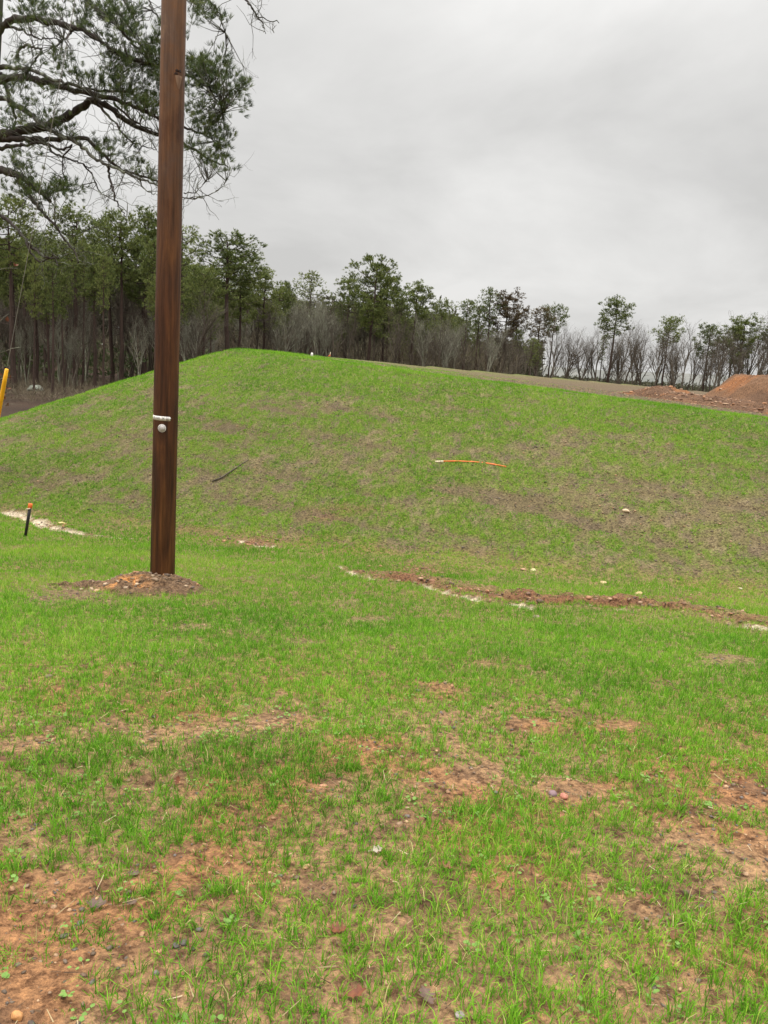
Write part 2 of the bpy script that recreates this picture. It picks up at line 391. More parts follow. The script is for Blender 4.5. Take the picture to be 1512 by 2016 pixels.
# ------------------------------------------------------------------ grass (stuff)
def grass_mat(name, stops, rough=0.42):
    m, t = mat_new(name); k = NT(t)
    a = k.n('ShaderNodeAttribute', attribute_name='tint')
    col = k.ramp(a.outputs['Fac'], stops)
    k.out(col, rough + .1, None, 0.10, 0, 0.35); return m
GR = [(0.0, (0.044, 0.132, 0.009)), (0.35, (0.108, 0.280, 0.016)), (0.7, (0.205, 0.41, 0.028)), (0.93, (0.35, 0.48, 0.055)), (0.97, (0.46, 0.40, 0.17))]
def blades(n_t, x, y, nb, l0, l1, w, seg, lean, seed, tintoff=0.0, extra=0.0):
    """tufts at x,y -> blade triangles"""
    r = np.random.default_rng(seed); n = len(x)
    cv, so, mi, fi, wo = fields(x, y); keep = r.random(n) < (cv + extra * (wo < .3) * (cv > .02))
    x, y = x[keep], y[keep]; n = len(x)
    mi = mi[keep]; z = H0(x, y) + mi - 0.004
    vig = 0.55 + 0.75 * sstep(0.2, 0.95, cv[keep]) * (0.5 + fbm(x * 1.6, y * 1.6, 2, 301))
    tt = r.random(n) * 0.5 + fbm(x * 0.8, y * 0.8, 3, 333) * 0.55
    rep = np.repeat(np.arange(n), nb); m = len(rep)
    az = r.random(m) * 2 * math.pi
    off = 0.017 * np.sqrt(r.random(m))
    bx = x[rep] + np.cos(az) * off; by = y[rep] + np.sin(az) * off; bz = z[rep]
    ln = (l0 + (l1 - l0) * r.random(m) ** 1.3) * vig[rep]
    az2 = az + r.normal(0, 0.7, m); le = np.abs(r.normal(0, lean, m)) + 0.12
    dx, dy = np.cos(az2), np.sin(az2)
    ww = w * (0.7 + 0.6 * r.random(m)); sa = r.random(m) * math.pi; sx, sy = np.cos(sa) * ww / 2, np.sin(sa) * ww / 2
    def pt(f, bend): h = np.cos(le * bend) * ln * f; q = np.sin(le * bend) * ln * f; return bx + dx * q, by + dy * q, bz + h
    tint = np.clip(tt[rep] + r.normal(0, 0.13, m) + tintoff, 0, 1)
    tint = np.where(r.random(m) < 0.025, 0.98, np.minimum(tint, 0.95))
    if seg == 1:
        tx, ty, tz = pt(1, 1.2)
        V = np.stack([np.stack([bx - sx, by - sy, bz], 1), np.stack([bx + sx, by + sy, bz], 1), np.stack([tx, ty, tz], 1)], 1).reshape(-1, 3)
        F3 = np.arange(m * 3).reshape(-1, 3); F4 = np.zeros((0, 4), int); nv = 3
    else:
        mx, my, mz = pt(0.55, 0.8); tx, ty, tz = pt(1, 1.5)
        V = np.stack([np.stack([bx - sx, by - sy, bz], 1), np.stack([bx + sx, by + sy, bz], 1), np.stack([mx + sx * .8, my + sy * .8, mz], 1),
                      np.stack([mx - sx * .8, my - sy * .8, mz], 1), np.stack([tx, ty, tz], 1)], 1).reshape(-1, 3)
        b = np.arange(m)[:, None] * 5
        F4 = b + np.array([[0, 1, 2, 3]]); F3 = b + np.array([[3, 2, 4]]); nv = 5
    return V, F4, F3, np.repeat(tint, nv)
def zone(y0, y1, dens, seed, slope=0.60, pad=1.0):
    r = np.random.default_rng(seed); A = (y1 - y0) * 2 * (slope * (y0 + y1) / 2 + pad); n = int(A * dens * 1.15)
    y = y0 + (y1 - y0) * r.random(n); x = (r.random(n) * 2 - 1) * (slope * y1 + pad)
    ok = np.abs(x) < slope * y + pad
    return x[ok], y[ok]
def join_blades(name, parts, mat):
    V = []; F4 = []; F3 = []; T = []; o = 0
    for v, q, t3, tn in parts:
        V.append(v); F4.append(q + o); F3.append(t3 + o); T.append(tn); o += len(v)
    me = np_mesh(name, np.concatenate(V), np.concatenate(F4), np.concatenate(F3)); pt_attr(me, 'tint', np.concatenate(T))
    return link(name, me, mat)
P = []
x, y = zone(0.9, 4.0, 850, 1); P.append(blades(0, x, y, 9, 0.022, 0.076, 0.0033, 2, 0.62, 11, -0.10))
x, y = zone(0.9, 8.0, 1000, 5); P.append(blades(0, x, y, 3, 0.012, 0.04, 0.0028, 1, 0.9, 15, 0.12, 0.25))
x, y = zone(4.0, 8.0, 950, 2); P.append(blades(0, x, y, 6, 0.022, 0.068, 0.0038, 2, 0.6, 12, -0.06))
x, y = zone(8.0, 12.5, 900, 3); P.append(blades(0, x, y, 4, 0.025, 0.065, 0.0055, 1, 0.5, 13))
x, y = zone(12.5, 27, 820, 4, 0.56); P.append(blades(0, x, y, 4, 0.025, 0.065, 0.0075, 1, 0.5, 14))
gmat = grass_mat("young_grass", GR)
tag(join_blades("grass", P, gmat), 'bright green young grass sprouting in patches over the clay ground and embankment', 'grass', kind='stuff')

# clover and broad-leaf seedlings
x, y = zone(0.9, 5.5, 30, 21)
cl = sstep(0.45, 0.62, fbm(x * 2.2, y * 2.2, 3, 401)); kp = rng.random(len(x)) < cl; x, y = x[kp], y[kp]
V = []; F = []; T = []; o = 0
for px_, py_, pz_ in zip(x, y, HM(x, y)):
    tt = 0.6 + 0.4 * rng.random()
    for q in range(rng.integers(4, 9)):
        a = rng.random() * 6.28; rr = 0.006 + 0.026 * rng.random(); s = 0.0045 + 0.006 * rng.random()
        c = np.array([px_ + math.cos(a) * rr, py_ + math.sin(a) * rr, pz_ + 0.008 + 0.018 * rng.random()])
        ux = np.array([math.cos(a), math.sin(a), rng.normal(0, .3)]); vx = np.array([-math.sin(a), math.cos(a), rng.normal(0, .3)])
        V += [c + s * (ux * math.cos(w) + vx * math.sin(w)) for w in np.arange(5) * 1.2566]; F.append(range(o, o + 5)); o += 5; T += [tt] * 5
me = np_mesh("clover", np.array(V), np.array([list(f) for f in F])); pt_attr(me, 'tint', T)
tag(link("clover", me, grass_mat("clover_leaf", [(0.0, (0.08, 0.17, 0.03)), (1.0, (0.22, 0.36, 0.09))], 0.5)),
    'small pale green clover leaves and seedlings between the near grass tufts', 'clover', kind='stuff')

# ------------------------------------------------------------------ loose stones and clods (stuff)
ICO = None
def ico():
    g = (1 + 5 ** .5) / 2
    v = np.array([(-1, g, 0), (1, g, 0), (-1, -g, 0), (1, -g, 0), (0, -1, g), (0, 1, g), (0, -1, -g), (0, 1, -g), (g, 0, -1), (g, 0, 1), (-g, 0, -1), (-g, 0, 1)]) / math.hypot(1, g)
    f = np.array([(0, 11, 5), (0, 5, 1), (0, 1, 7), (0, 7, 10), (0, 10, 11), (1, 5, 9), (5, 11, 4), (11, 10, 2), (10, 7, 6), (7, 1, 8), (3, 9, 4), (3, 4, 2), (3, 2, 6), (3, 6, 8), (3, 8, 9), (4, 9, 5), (2, 4, 11), (6, 2, 10), (8, 6, 7), (9, 8, 1)])
    return v, f
IV, IF = ico()
def stones(name, x, y, z, size, mat, seed, cols, flat=0.55):
    r = np.random.default_rng(seed); n = len(x)
    v = IV[None] * (1 + r.normal(0, 0.22, (n, 12, 1))) * size[:, None, None] * (0.6 + 0.8 * r.random((n, 1, 3))) * np.array([1, 1, flat])
    a = r.random(n) * 6.28; ca, sa = np.cos(a)[:, None], np.sin(a)[:, None]
    vx = v[..., 0] * ca - v[..., 1] * sa; vy = v[..., 0] * sa + v[..., 1] * ca
    V = np.stack([vx + x[:, None], vy + y[:, None], v[..., 2] + z[:, None] + 0.15 * size[:, None]], -1).reshape(-1, 3)
    F = (IF[None] + (np.arange(n) * 12)[:, None, None]).reshape(-1, 3)
    me = np_mesh(name, V, F)
    cs = np.array(cols)[r.integers(0, len(cols), n)] * (0.7 + 0.6 * r.random((n, 1)))
    col_attr(me, 'soil', np.repeat(cs, 12, 0)); return link(name, me, mat)
m, t = mat_new("stone"); k = NT(t); pos = k.n('ShaderNodeNewGeometry').outputs['Position']
nz = k.noise(60, 5, 0.65, pos); a = k.n('ShaderNodeAttribute', attribute_name='soil')
c = k.mix(1.0, a.outputs['Color'], k.ramp(nz.outputs[0], [(0.3, (0.6, 0.6, 0.6)), (0.7, (1.3, 1.3, 1.25))]), 'MULTIPLY')
k.out(c, 0.7, k.bump(nz.outputs[0], 0.6, 0.006), 0.35); stone_mat = m
xs, ys, ss = [], [], []
for (y0, y1, dn, s0, s1, sd_) in ((0.9, 4.5, 900, .003, .0135, 31), (4.5, 11, 170, .005, .02, 32), (10, 26, 130, .006, .024, 33)):
    x, y = zone(y0, y1, dn, sd_); r_ = np.random.default_rng(sd_ + 5)
    cv, _, _, fi, wo = fields(x, y); kp = (r_.random(len(x)) < 1.05 - cv) & (wo < .3); x, y = x[kp], y[kp]
    xs.append(x); ys.append(y); ss.append(s0 + (s1 - s0) * r_.random(len(x)) ** 3)
x, y, s_ = map(np.concatenate, (xs, ys, ss))
tag(stones("loose_stones", x, y, HM(x, y), s_, stone_mat, 35, [(.12, .10, .09), (.28, .155, .08), (.22, .14, .085), (.34, .21, .12), (.15, .095, .06), (.09, .07, .055), (.14, .10, .07), (.12, .08, .05)]),
    'small grey and tan stones and clods strewn over the bare soil', 'stones', kind='stuff')
# clods along the washed-out toe of the slope
cx = []; cy = []
for a, b in zip(CUT[:-1], CUT[1:]):
    ga, gb = G(*a)[:2], G(*b)[:2]
    for q in range(110):
        p = ga + (gb - ga) * rng.random() + rng.normal(0, 0.16, 2); cx.append(p[0]); cy.append(p[1])
for (px_, py_, sx_, n_) in ((500, 1066, .25, 60), (123, 1035, .3, 50), (430, 1065, .12, 20), (820, 1122, .35, 50)):
    g_ = G(px_, py_)
    for q in range(n_): cx.append(g_[0] + rng.normal(0, sx_)); cy.append(g_[1] + rng.normal(0, sx_ * .6))
cx, cy = np.array(cx), np.array(cy)
tag(stones("clay_clods", cx, cy, HM(cx, cy), 0.006 + 0.040 * rng.random(len(cx)) ** 2.6, stone_mat, 36, [(.22, .105, .055), (.28, .14, .075), (.15, .08, .045), (.34, .21, .13), (.12, .07, .045)]),
    'reddish clay clods and stones along the washed-out foot of the embankment', 'clods', kind='stuff')
# straw / twig litter
def litter(name, x, y, l0, l1, w, mat, seed):
    r = np.random.default_rng(seed); n = len(x); z = HM(x, y) + 0.006 + 0.012 * r.random(n)
    a = r.random(n) * 6.28; ln = l0 + (l1 - l0) * r.random(n) ** 2; d = np.stack([np.cos(a), np.sin(a), r.normal(0, .18, n)], 1) * ln[:, None]
    s = np.stack([-np.sin(a), np.cos(a), r.normal(0, .5, n)], 1) * w
    p = np.stack([x, y, z], 1)
    V = np.stack([p - s, p + s, p + d + s * .5, p + d - s * .5], 1).reshape(-1, 3)
    me = np_mesh(name, V, np.arange(n * 4).reshape(-1, 4)); pt_attr(me, 'tint', np.repeat(r.random(n), 4)); return link(name, me, mat)
x, y = zone(0.9, 6, 110, 51); x2, y2 = zone(8, 26, 60, 52)
lm = grass_mat("straw_and_twigs", [(0, (.07, .045, .03)), (.5, (.16, .10, .06)), (.8, (.42, .33, .18)), (1, (.55, .46, .30))], .8)
tag(litter("straw_litter", np.concatenate([x, x2]), np.concatenate([y, y2]), .02, .09, .0018, lm, 53), 'bits of straw and twig lying over the ground', 'straw', kind='stuff')

# ------------------------------------------------------------------ trees: shared meshes
def kites(P, D, ln, w, n, spread, r):
    """n narrow leaf faces fanning from each point P along D"""
    N_ = len(P); p = np.repeat(P, n, 0); d = np.repeat(D, n, 0) + r.normal(0, spread, (N_ * n, 3)); d /= np.linalg.norm(d, axis=1)[:, None] + 1e-9
    s = np.cross(d, r.normal(0, 1, (N_ * n, 3))); s /= np.linalg.norm(s, axis=1)[:, None] + 1e-9
    l_ = (ln * (0.6 + 0.7 * r.random(N_ * n)))[:, None]; m_ = p + d * l_ * 0.55
    V = np.stack([p, m_ + s * w / 2, p + d * l_, m_ - s * w / 2], 1).reshape(-1, 3)
    return V, np.arange(N_ * n * 4).reshape(-1, 4)
def crown_mat(name, c0, c1, c2):
    m, t = mat_new(name); k = NT(t)
    a = k.n('ShaderNodeAttribute', attribute_name='tint'); oi = k.n('ShaderNodeObjectInfo')
    add = k.n('ShaderNodeMath', operation='MULTIPLY_ADD'); k.l(oi.outputs['Random'], add.inputs[0]); add.inputs[1].default_value = 0.35; k.l(a.outputs['Fac'], add.inputs[2])
    sb = k.n('ShaderNodeMath', operation='SUBTRACT'); k.l(add.outputs[0], sb.inputs[0]); sb.inputs[1].default_value = 0.17
    k.out(k.ramp(sb.outputs[0], [(0.05, c0), (0.5, c1), (0.95, c2)]), 0.6, None, 0.2, 0, 0.2); return m
needles = crown_mat("pine_needles", (0.060, 0.082, 0.024), (0.130, 0.162, 0.044), (0.22, 0.245, 0.07))
needles_brown = crown_mat("browning_pine_needles", (0.062, 0.044, 0.026), (0.120, 0.085, 0.045), (0.15, 0.135, 0.06))
def bark(name, c1, c2, c3=None, sc=(6, 6, 1.2)):
    m, t = mat_new(name); k = NT(t)
    mpn = k.n('ShaderNodeMapping'); mpn.inputs['Scale'].default_value = sc; k.l(k.n('ShaderNodeTexCoord').outputs['Object'], mpn.inputs[0])
    nz = k.noise(1.6, 6, 0.7, mpn.outputs[0]); nb = k.noise(0.5, 3, 0.5, mpn.outputs[0])
    col = k.ramp(nz.outputs[0], [(0.3, c1), (0.65, c2)])
    if c3: col = k.mix(k.ramp(nb.outputs[0], [(0.5, (0, 0, 0)), (0.62, (1, 1, 1))]), col, c3)
    k.out(col, 0.85, k.bump(nz.outputs[0], 0.7, 0.03), 0.25); return m
pine_bark = bark("pine_bark", (0.022, 0.015, 0.012), (0.070, 0.044, 0.033))
grey_bark = bark("lichened_grey_bark", (0.085, 0.075, 0.055), (0.20, 0.185, 0.14), (0.27, 0.28, 0.20))
dark_bark = bark("dark_wet_bark", (0.045, 0.036, 0.027), (0.115, 0.093, 0.068))

def pine_pair(seed, base=0.55, rad=2.6, n_tuft=900, dome=0.35, lean=0.0, gap=0.25, H=16.0):
    """a pine of height H: trunk mesh and needle-crown mesh"""
    r = np.random.default_rng(seed); mb = MB()
    hz = np.linspace(-1.0, H * 0.985, 14); wob = np.cumsum(r.normal(0, 0.05, (14, 2)), 0); wob -= wob[1]
    tr = np.stack([wob[:, 0] + lean * hz, wob[:, 1], hz], 1)
    tr_r = np.interp(hz, [-1, 0.6, H * .5, H], [0.28, 0.23, 0.16, 0.04])
    mb.tube(tr, tr_r, 8)
    def trunk_at(h): return np.array([np.interp(h, hz, tr[:, 0]), np.interp(h, hz, tr[:, 1]), h])
    for q in range(r.integers(5, 10)):                           # dead stubs below the crown
        h = H * r.uniform(0.25, base + .05); a = r.random() * 6.28; l_ = r.uniform(0.4, 1.6); p = trunk_at(h)
        mb.tube([p, p + np.array([math.cos(a) * l_ * .6, math.sin(a) * l_ * .6, -.05]), p + np.array([math.cos(a) * l_, math.sin(a) * l_, r.uniform(-.3, .2)])], [.035, .022, .01], 4)
    P = []; D = []; nb = int(26 + 12 * (1 - base))
    for q in range(nb):
        f = ((q + r.random()) / nb) ** 0.85; h = H * (base + (1 - base) * f * 0.985); a = q * 2.4 + r.normal(0, .5)
        prof = (0.45 + 0.75 * f / dome if f < dome else math.sqrt(max(0.02, 1 - ((f - dome) / (1.04 - dome)) ** 2)) * 1.08)
        if r.random() < gap * 0.5: prof *= 0.5
        l_ = rad * prof * r.uniform(0.65, 1.15); p = trunk_at(h); up = (0.10 + 0.55 * f) * l_ + r.normal(0, .15)
        pts = [p]; 
        for s_ in (0.35, 0.7, 1.0):
            pts.append(p + np.array([math.cos(a + (s_ - .5) * .3) * l_ * s_, math.sin(a + (s_ - .5) * .3) * l_ * s_, up * s_ ** 1.6 - 0.12 * l_ * math.sin(s_ * 3.14)]))
        mb.tube(pts, [0.055, 0.04, 0.026, 0.012], 4, False); pts = np.array(pts)
        nt_ = int(n_tuft / nb * (0.5 + prof)); 
        ncl = max(3, int(l_ * 4.4))
        for c in range(ncl):                                     # needle clumps at the twig ends
            s_ = r.uniform(0.38, 1.02); b = np.array([np.interp(s_ * 3, [0, 1, 2, 3], pts[:, i]) for i in range(3)])
            off = r.normal(0, 0.30, 3) * np.array([1, 1, .6]) + np.array([0, 0, .12]); cpt = b + off
            mb.tube([b, cpt], [.014, .008], 3, False)
            m_ = max(3, int(nt_ * 1.25) // ncl); pp = cpt + r.normal(0, 1, (m_, 3)) * np.array([.19, .19, .12])
            P.append(pp); d = (pp - cpt) * 1.6 + np.array([math.cos(a) * .35, math.sin(a) * .35, .55]); D.append(d)
    top = trunk_at(H * .985)
    pp = top + r.normal(0, .22, (14, 3)) - np.array([0, 0, .1]); P.append(pp); D.append((pp - top) + np.array([0, 0, .6]))
    P = np.concatenate(P); D = np.concatenate(D); D /= np.linalg.norm(D, axis=1)[:, None] + 1e-9
    V, F = kites(P, D, 0.31, 0.045, 9, 0.33, r)
    cm = np_mesh("pine_crown", V, F); pt_attr(cm, 'tint', np.repeat(np.clip(0.5 + 0.22 * r.normal(0, 1, len(P)), 0, 1), 36))
    cm.materials.append(needles); tm = mb.mesh("pine_trunk"); tm.materials.append(pine_bark)
    return tm, cm
def bare_pair(seed, H=14.0, spread=0.45, first=0.28, stems=1, dens=1.0, mat=None):
    """a leafless tree: trunk mesh and mesh of branches and twigs"""
    r = np.random.default_rng(seed); tb = MB(); bb = MB()
    def grow(p, d, l_, rad, lev, mb):
        n = 5 if lev < 2 else 4; pts = [p]; q = p.copy(); dd = d.copy()
        for i in range(n - 1):
            dd = dd + r.normal(0, 0.10 + 0.05 * lev, 3) + np.array([0, 0, 0.07]); dd /= np.linalg.norm(dd); q = q + dd * l_ / (n - 1); pts.append(q.copy())
        pts = np.array(pts); e = 0.35 if lev < 2 else 0.3
        mb.tube(pts, np.linspace(rad, rad * e, n), 6 if lev == 0 else (4 if lev == 1 else 3), False)
        if lev >= 4: return
        nk = [int(9 * dens), int(6 * dens), 4, 3][lev]
        for i in range(nk):
            s_ = (first + (1 - first) * (i + r.random()) / nk) if lev == 0 else 0.2 + 0.8 * (i + r.random()) / nk
            b = np.array([np.interp(s_ * (n - 1), np.arange(n), pts[:, j]) for j in range(3)])
            a = r.random() * 6.28; side = np.array([math.cos(a), math.sin(a), r.normal(0, .2)])
            base_d = pts[min(n - 1, int(s_ * (n - 1)) + 1)] - pts[max(0, int(s_ * (n - 1)) - 0)]
            base_d = base_d / (np.linalg.norm(base_d) + 1e-9) if np.linalg.norm(base_d) > 0 else d
            nd = base_d * (1 - spread * 0.6) + side * (spread + 0.12 * lev) + np.array([0, 0, 0.15]); nd /= np.linalg.norm(nd)
            cl_ = l_ * (0.52 if lev == 0 else 0.58) * r.uniform(0.7, 1.15) * (1.15 - 0.55 * s_ if lev == 0 else 1)
            grow(b, nd, cl_, max(0.013, rad * (1 - 0.55 * s_) * 0.62), lev + 1, bb)
    for s_ in range(stems):
        a = r.random() * 6.28; d = np.array([math.cos(a) * .16, math.sin(a) * .16, 1.0]) if stems > 1 else np.array([r.normal(0, .05), r.normal(0, .05), 1.0])
        grow(np.array([math.cos(a) * .12 * (stems - 1), math.sin(a) * .12 * (stems - 1), -0.8]), d / np.linalg.norm(d), (H + .8) * r.uniform(.86, .96), 0.25 if stems == 1 else 0.18, 0, tb)
    tm = tb.mesh("bare_trunk"); bm = bb.mesh("bare_branches"); zz = max(v.co.z for v in bm.vertices)
    for me in (tm, bm):
        me.transform(Matrix.Scale(H / zz, 4)); me.materials.append(mat or dark_bark)
    return tm, bm

PINES = {
    'dome': pine_pair(101, 0.66, 2.5, 900, 0.30),
    'dome2': pine_pair(102, 0.62, 2.7, 1000, 0.35, 0.01),
    'tall': pine_pair(103, 0.58, 2.2, 750, 0.4, -0.008, 0.4),
    'full': pine_pair(104, 0.46, 3.2, 1900, 0.28, 0.0, 0.1),
    'full2': pine_pair(105, 0.50, 2.8, 1600, 0.35, 0.012, 0.15),
    'slim': pine_pair(106, 0.60, 1.5, 420, 0.5, 0.015, 0.4),
    'umbrella': pine_pair(107, 0.70, 2.9, 900, 0.5, 0.0, 0.3),
    'loose': pine_pair(108, 0.58, 2.3, 520, 0.45, 0.005, 0.6),
}
BROWNED = {}
for q in ('full2', 'loose', 'tall'):
    c_ = PINES[q][1].copy(); c_.materials.clear(); c_.materials.append(needles_brown); BROWNED[q] = (PINES[q][0], c_)
BARES = [bare_pair(201, 14, .33, .36), bare_pair(202, 14, .40, .42), bare_pair(203, 14, .30, .4, 2, .8), bare_pair(204, 14, .42, .34),
         bare_pair(205, 14, .32, .42, 2, .7), bare_pair(206, 14, .36, .48)]
PALES = [bare_pair(211, 14, .28, .40, 1, 1, grey_bark), bare_pair(212, 14, .27, .36, 2, .8, grey_bark), bare_pair(213, 14, .33, .44, 1, 1, grey_bark)]
SLIM = [bare_pair(221, 14, .24, .45, 1, .8), bare_pair(222, 14, .28, .5, 1, .8), bare_pair(223, 14, .25, .4, 1, .7)]

def plant(pair, name, x, y, h, h0, wide, label, cat, group, parts):
    zb = float(H0(x, y)); e = empty(name, (x, y, zb), label, cat, group)
    e.rotation_euler = (0, 0, random.random() * 6.28); s_ = h / h0; e.scale = (s_ * wide, s_ * wide, s_)
    for nm, me in zip(parts, pair):
        o = bpy.data.objects.new(nm, me); COL.objects.link(o); o.parent = e
    return e
def pine(px, top, depth, kind, label, wide=1.0, group=None, brown=False):
    p = at(px, top, depth); x, y = p[0], p[1]; h = p[2] - float(H0(x, y))
    return plant((BROWNED if brown else PINES)[kind], "pine_tree", x, y, h, 16.0, wide, label, "pine tree", group, ("trunk", "crown"))
def bare(px, top, depth, idx, label, wide=1.0, group=None, pale=False):
    p = at(px, top, depth); x, y = p[0], p[1]; h = p[2] - float(H0(x, y))
    return plant((SLIM if pale == 'slim' else PALES if pale else BARES)[idx], "bare_tree", x, y, h, 14.0, wide, label, "bare tree", group, ("trunk", "branches"))

LEFT_G, MID_G, RIGHT_G = "pines of the dense wood on the left", "pines behind the crest of the embankment", "pines along the far edge of the open pad"
for a in [
    (22, 402, 56, 'dome2', 'pine rising at the left edge of the picture behind the overhanging limbs', 1.0, LEFT_G),
    (100, 520, 50, 'slim', 'slim dark pine standing forward of the wood at the foot of the slope', .8, LEFT_G),
    (146, 424, 68, 'dome', 'round-topped tall pine, the first full crown right of the left edge', 1.12, LEFT_G),
    (222, 447, 74, 'tall', 'narrow pine with a forked-looking top between the round crown and the pole', 1.0, LEFT_G),
    (241, 434, 70, 'dome2', 'tall pine left of the utility pole with a broad bright crown', 1.0, LEFT_G),
    (290, 428, 72, 'full2', 'tall pine whose crown touches the left side of the utility pole', 1.0, LEFT_G),
    (362, 452, 76, 'loose', 'thin airy pine showing just right of the utility pole', .95, LEFT_G),
    (60, 470, 78, 'tall', 'pine half hidden between the left edge and the first round crown', 1.0, LEFT_G),
    (190, 505, 84, 'umbrella', 'lower flat-topped pine between two taller crowns left of the pole', 1.0, LEFT_G),
    (345, 520, 84, 'full', 'low bushy pine directly behind the utility pole', 1.2, LEFT_G),
    (452, 471, 88, 'dome', 'big dark-trunked pine above the highest corner of the embankment', 1.45, MID_G),
    (474, 505, 92, 'full2', 'second trunk close behind the big pine above the embankment corner', 1.0, MID_G),
    (418, 538, 96, 'full', 'bushy lower pine between the utility pole and the big pine on the crest', 1.2, MID_G),
    (524, 540, 98, 'full2', 'lower bushy pine just right of the big pine above the embankment corner', 1.1, MID_G),
    (573, 562, 112, 'tall', 'thin pine top showing among bare trees above the white marker', .9, MID_G),
    (621, 545, 108, 'loose', 'airy pine crown above the bare trees near the white marker', 1.1, MID_G),
    (690, 562, 104, 'full2', 'smaller dark pine leaning on the left side of the tallest middle pine', .9, MID_G),
    (736, 519, 100, 'full', 'tallest broad dark pine in the middle of the treeline', 1.12, MID_G),
    (766, 546, 103, 'full2', 'dark pine close to the right shoulder of the tallest middle pine', .9, MID_G),
    (822, 566, 106, 'full2', 'bright green pine with a rounded top right of the tallest middle pine', 1.0, MID_G),
    (797, 578, 112, 'tall', 'narrow pine squeezed between the two bushy middle pines', .9, MID_G),
    (873, 598, 112, 'dome', 'short pine crown at the step down of the treeline', .9, MID_G),
    (924, 596, 116, 'tall', 'pointed pine left of the browning pair', .9, MID_G),
    (945, 604, 120, 'slim', 'small slim pine beside the pointed one', 1.1, MID_G),
    (972, 576, 116, 'loose', 'lean airy pine with a see-through crown left of the browning pine', .9, MID_G),
]: pine(*a)
pine(1000, 583, 118, 'full2', 'bushy pine with browning needles right of the lean airy pine', 1.1, MID_G, True)
pine(1024, 612, 121, 'loose', 'smaller browned pine on the right flank of the bushy browning pine', 1.1, MID_G, True)
pine(1068, 610, 118, 'tall', 'browned narrow pine standing next to a green one above the brown pad', 1.1, RIGHT_G, True)
for a in [
    (1094, 611, 120, 'umbrella', 'green pine right beside the browned narrow pine', .75, RIGHT_G),
    (1215, 596, 118, 'dome', 'lone tall pine with bare trunk rising above the leafless trees', 1.12, RIGHT_G),
    (1192, 662, 121, 'slim', 'short thin pine at the left foot of the lone tall pine', .8, RIGHT_G),
    (1319, 634, 122, 'umbrella', 'flat-topped pine between the lone tall pine and the clay mound', 1.0, RIGHT_G),
    (1399, 647, 124, 'dome2', 'small round pine left of the pair over the clay mound', 1.1, RIGHT_G),
    (1466, 632, 122, 'full2', 'dense twin-looking pine above the orange clay mound', 1.2, RIGHT_G),
    (1450, 650, 125, 'dome', 'pine half hidden behind the dense pine above the clay mound', .9, RIGHT_G),
    (1532, 640, 120, 'dome', 'pine cut by the right edge of the picture', 1.0, RIGHT_G),
]: pine(*a)
BR = "leafless trees along the far edge of the open pad"; BM = "pale leafless trees behind the crest"
for j, (px_, tp) in enumerate([(1040, 640), (1112, 642), (1134, 655), (1158, 640), (1180, 652), (1238, 640), (1262, 630), (1284, 655), (1300, 642), (1345, 650),
                               (1372, 655), (1424, 640), (1440, 628), (1488, 618), (1506, 610), (1225, 665), (1080, 650), (1330, 668), (1200, 650), (1408, 668), (1525, 625), (1475, 645)]):
    bare(px_, tp, 108 + 3.5 * (j % 5) + 2 * random.random(), j % 6, 'leafless tree in the open row between the browned pine and the clay mound', 1.15, BR)
for j, (px_, tp) in enumerate([(548, 575), (575, 592), (598, 572), (612, 585), (636, 568), (655, 580), (668, 600), (703, 610), (845, 610), (864, 622), (892, 610), (905, 625), (955, 625), (560, 610), (645, 610), (510, 600), (400, 590)]):
    bare(px_, tp, 92 + 3.5 * (j % 4) + 2 * random.random(), j % 3, 'pale grey leafless tree in front of the dark wood behind the crest', .9, BM, True)
for j in range(24):
    px_ = 1030 + 21 * j + random.uniform(-9, 9); bare(px_, random.uniform(622, 655), random.uniform(106, 128), j % 3, 'slender straight leafless tree in the open row between browned pine and right edge', 1.0, 'slender leafless trees along the pad', 'slim')
for j in range(38):
    px_ = 500 + 14.4 * j + random.uniform(-6, 6); tp = np.interp(px_, [500, 620, 760, 880, 1050], [580, 570, 590, 618, 640]) + random.uniform(-8, 22)
    bare(px_, tp, random.uniform(94, 108), j % 3, 'slender dark leafless tree in the row from crest corner to browned pine', .9, 'slender leafless trees behind the crest', 'slim')
# the packed wood behind
FL, FM = "trees packed deep in the left wood", "trees packed deep in the middle wood"
for j in range(100):
    px_ = random.uniform(-120, 420); dep = random.uniform(58, 125); hh = random.uniform(9, 15.5)
    top_lim = np.interp(px_, [0, 150, 300, 420], [470, 470, 470, 535])
    if j % 2 == 0: bare(px_, top_lim + random.uniform(30, 160), dep, random.randrange(6), 'leafless tree packed among the trunks of the wood left of the big crest pine', 1.1, FL)
    else: pine(px_, top_lim + random.uniform(5, 90), dep, random.choice(['tall', 'slim', 'dome', 'dome2', 'umbrella', 'dome']), 'pine packed among the trunks of the wood left of the big crest pine', .95, FL)
for j in range(11):
    px_ = -40 + 25 * j + random.uniform(-14, 14); dep = random.uniform(50, 66)
    pine(px_, np.interp(px_, [0, 300], [455, 490]) + random.uniform(0, 70), dep, random.choice(['slim', 'tall', 'slim', 'dome']), 'pine among the front trunks of the wood between the left edge and the pole', .62, FL)
for j in range(26):
    px_ = random.uniform(-30, 430); bare(px_, random.uniform(585, 655), random.uniform(58, 84), j % 3, 'thin pale leafless sapling between the dark trunks of the left wood', .75, 'pale saplings in the left wood', True)
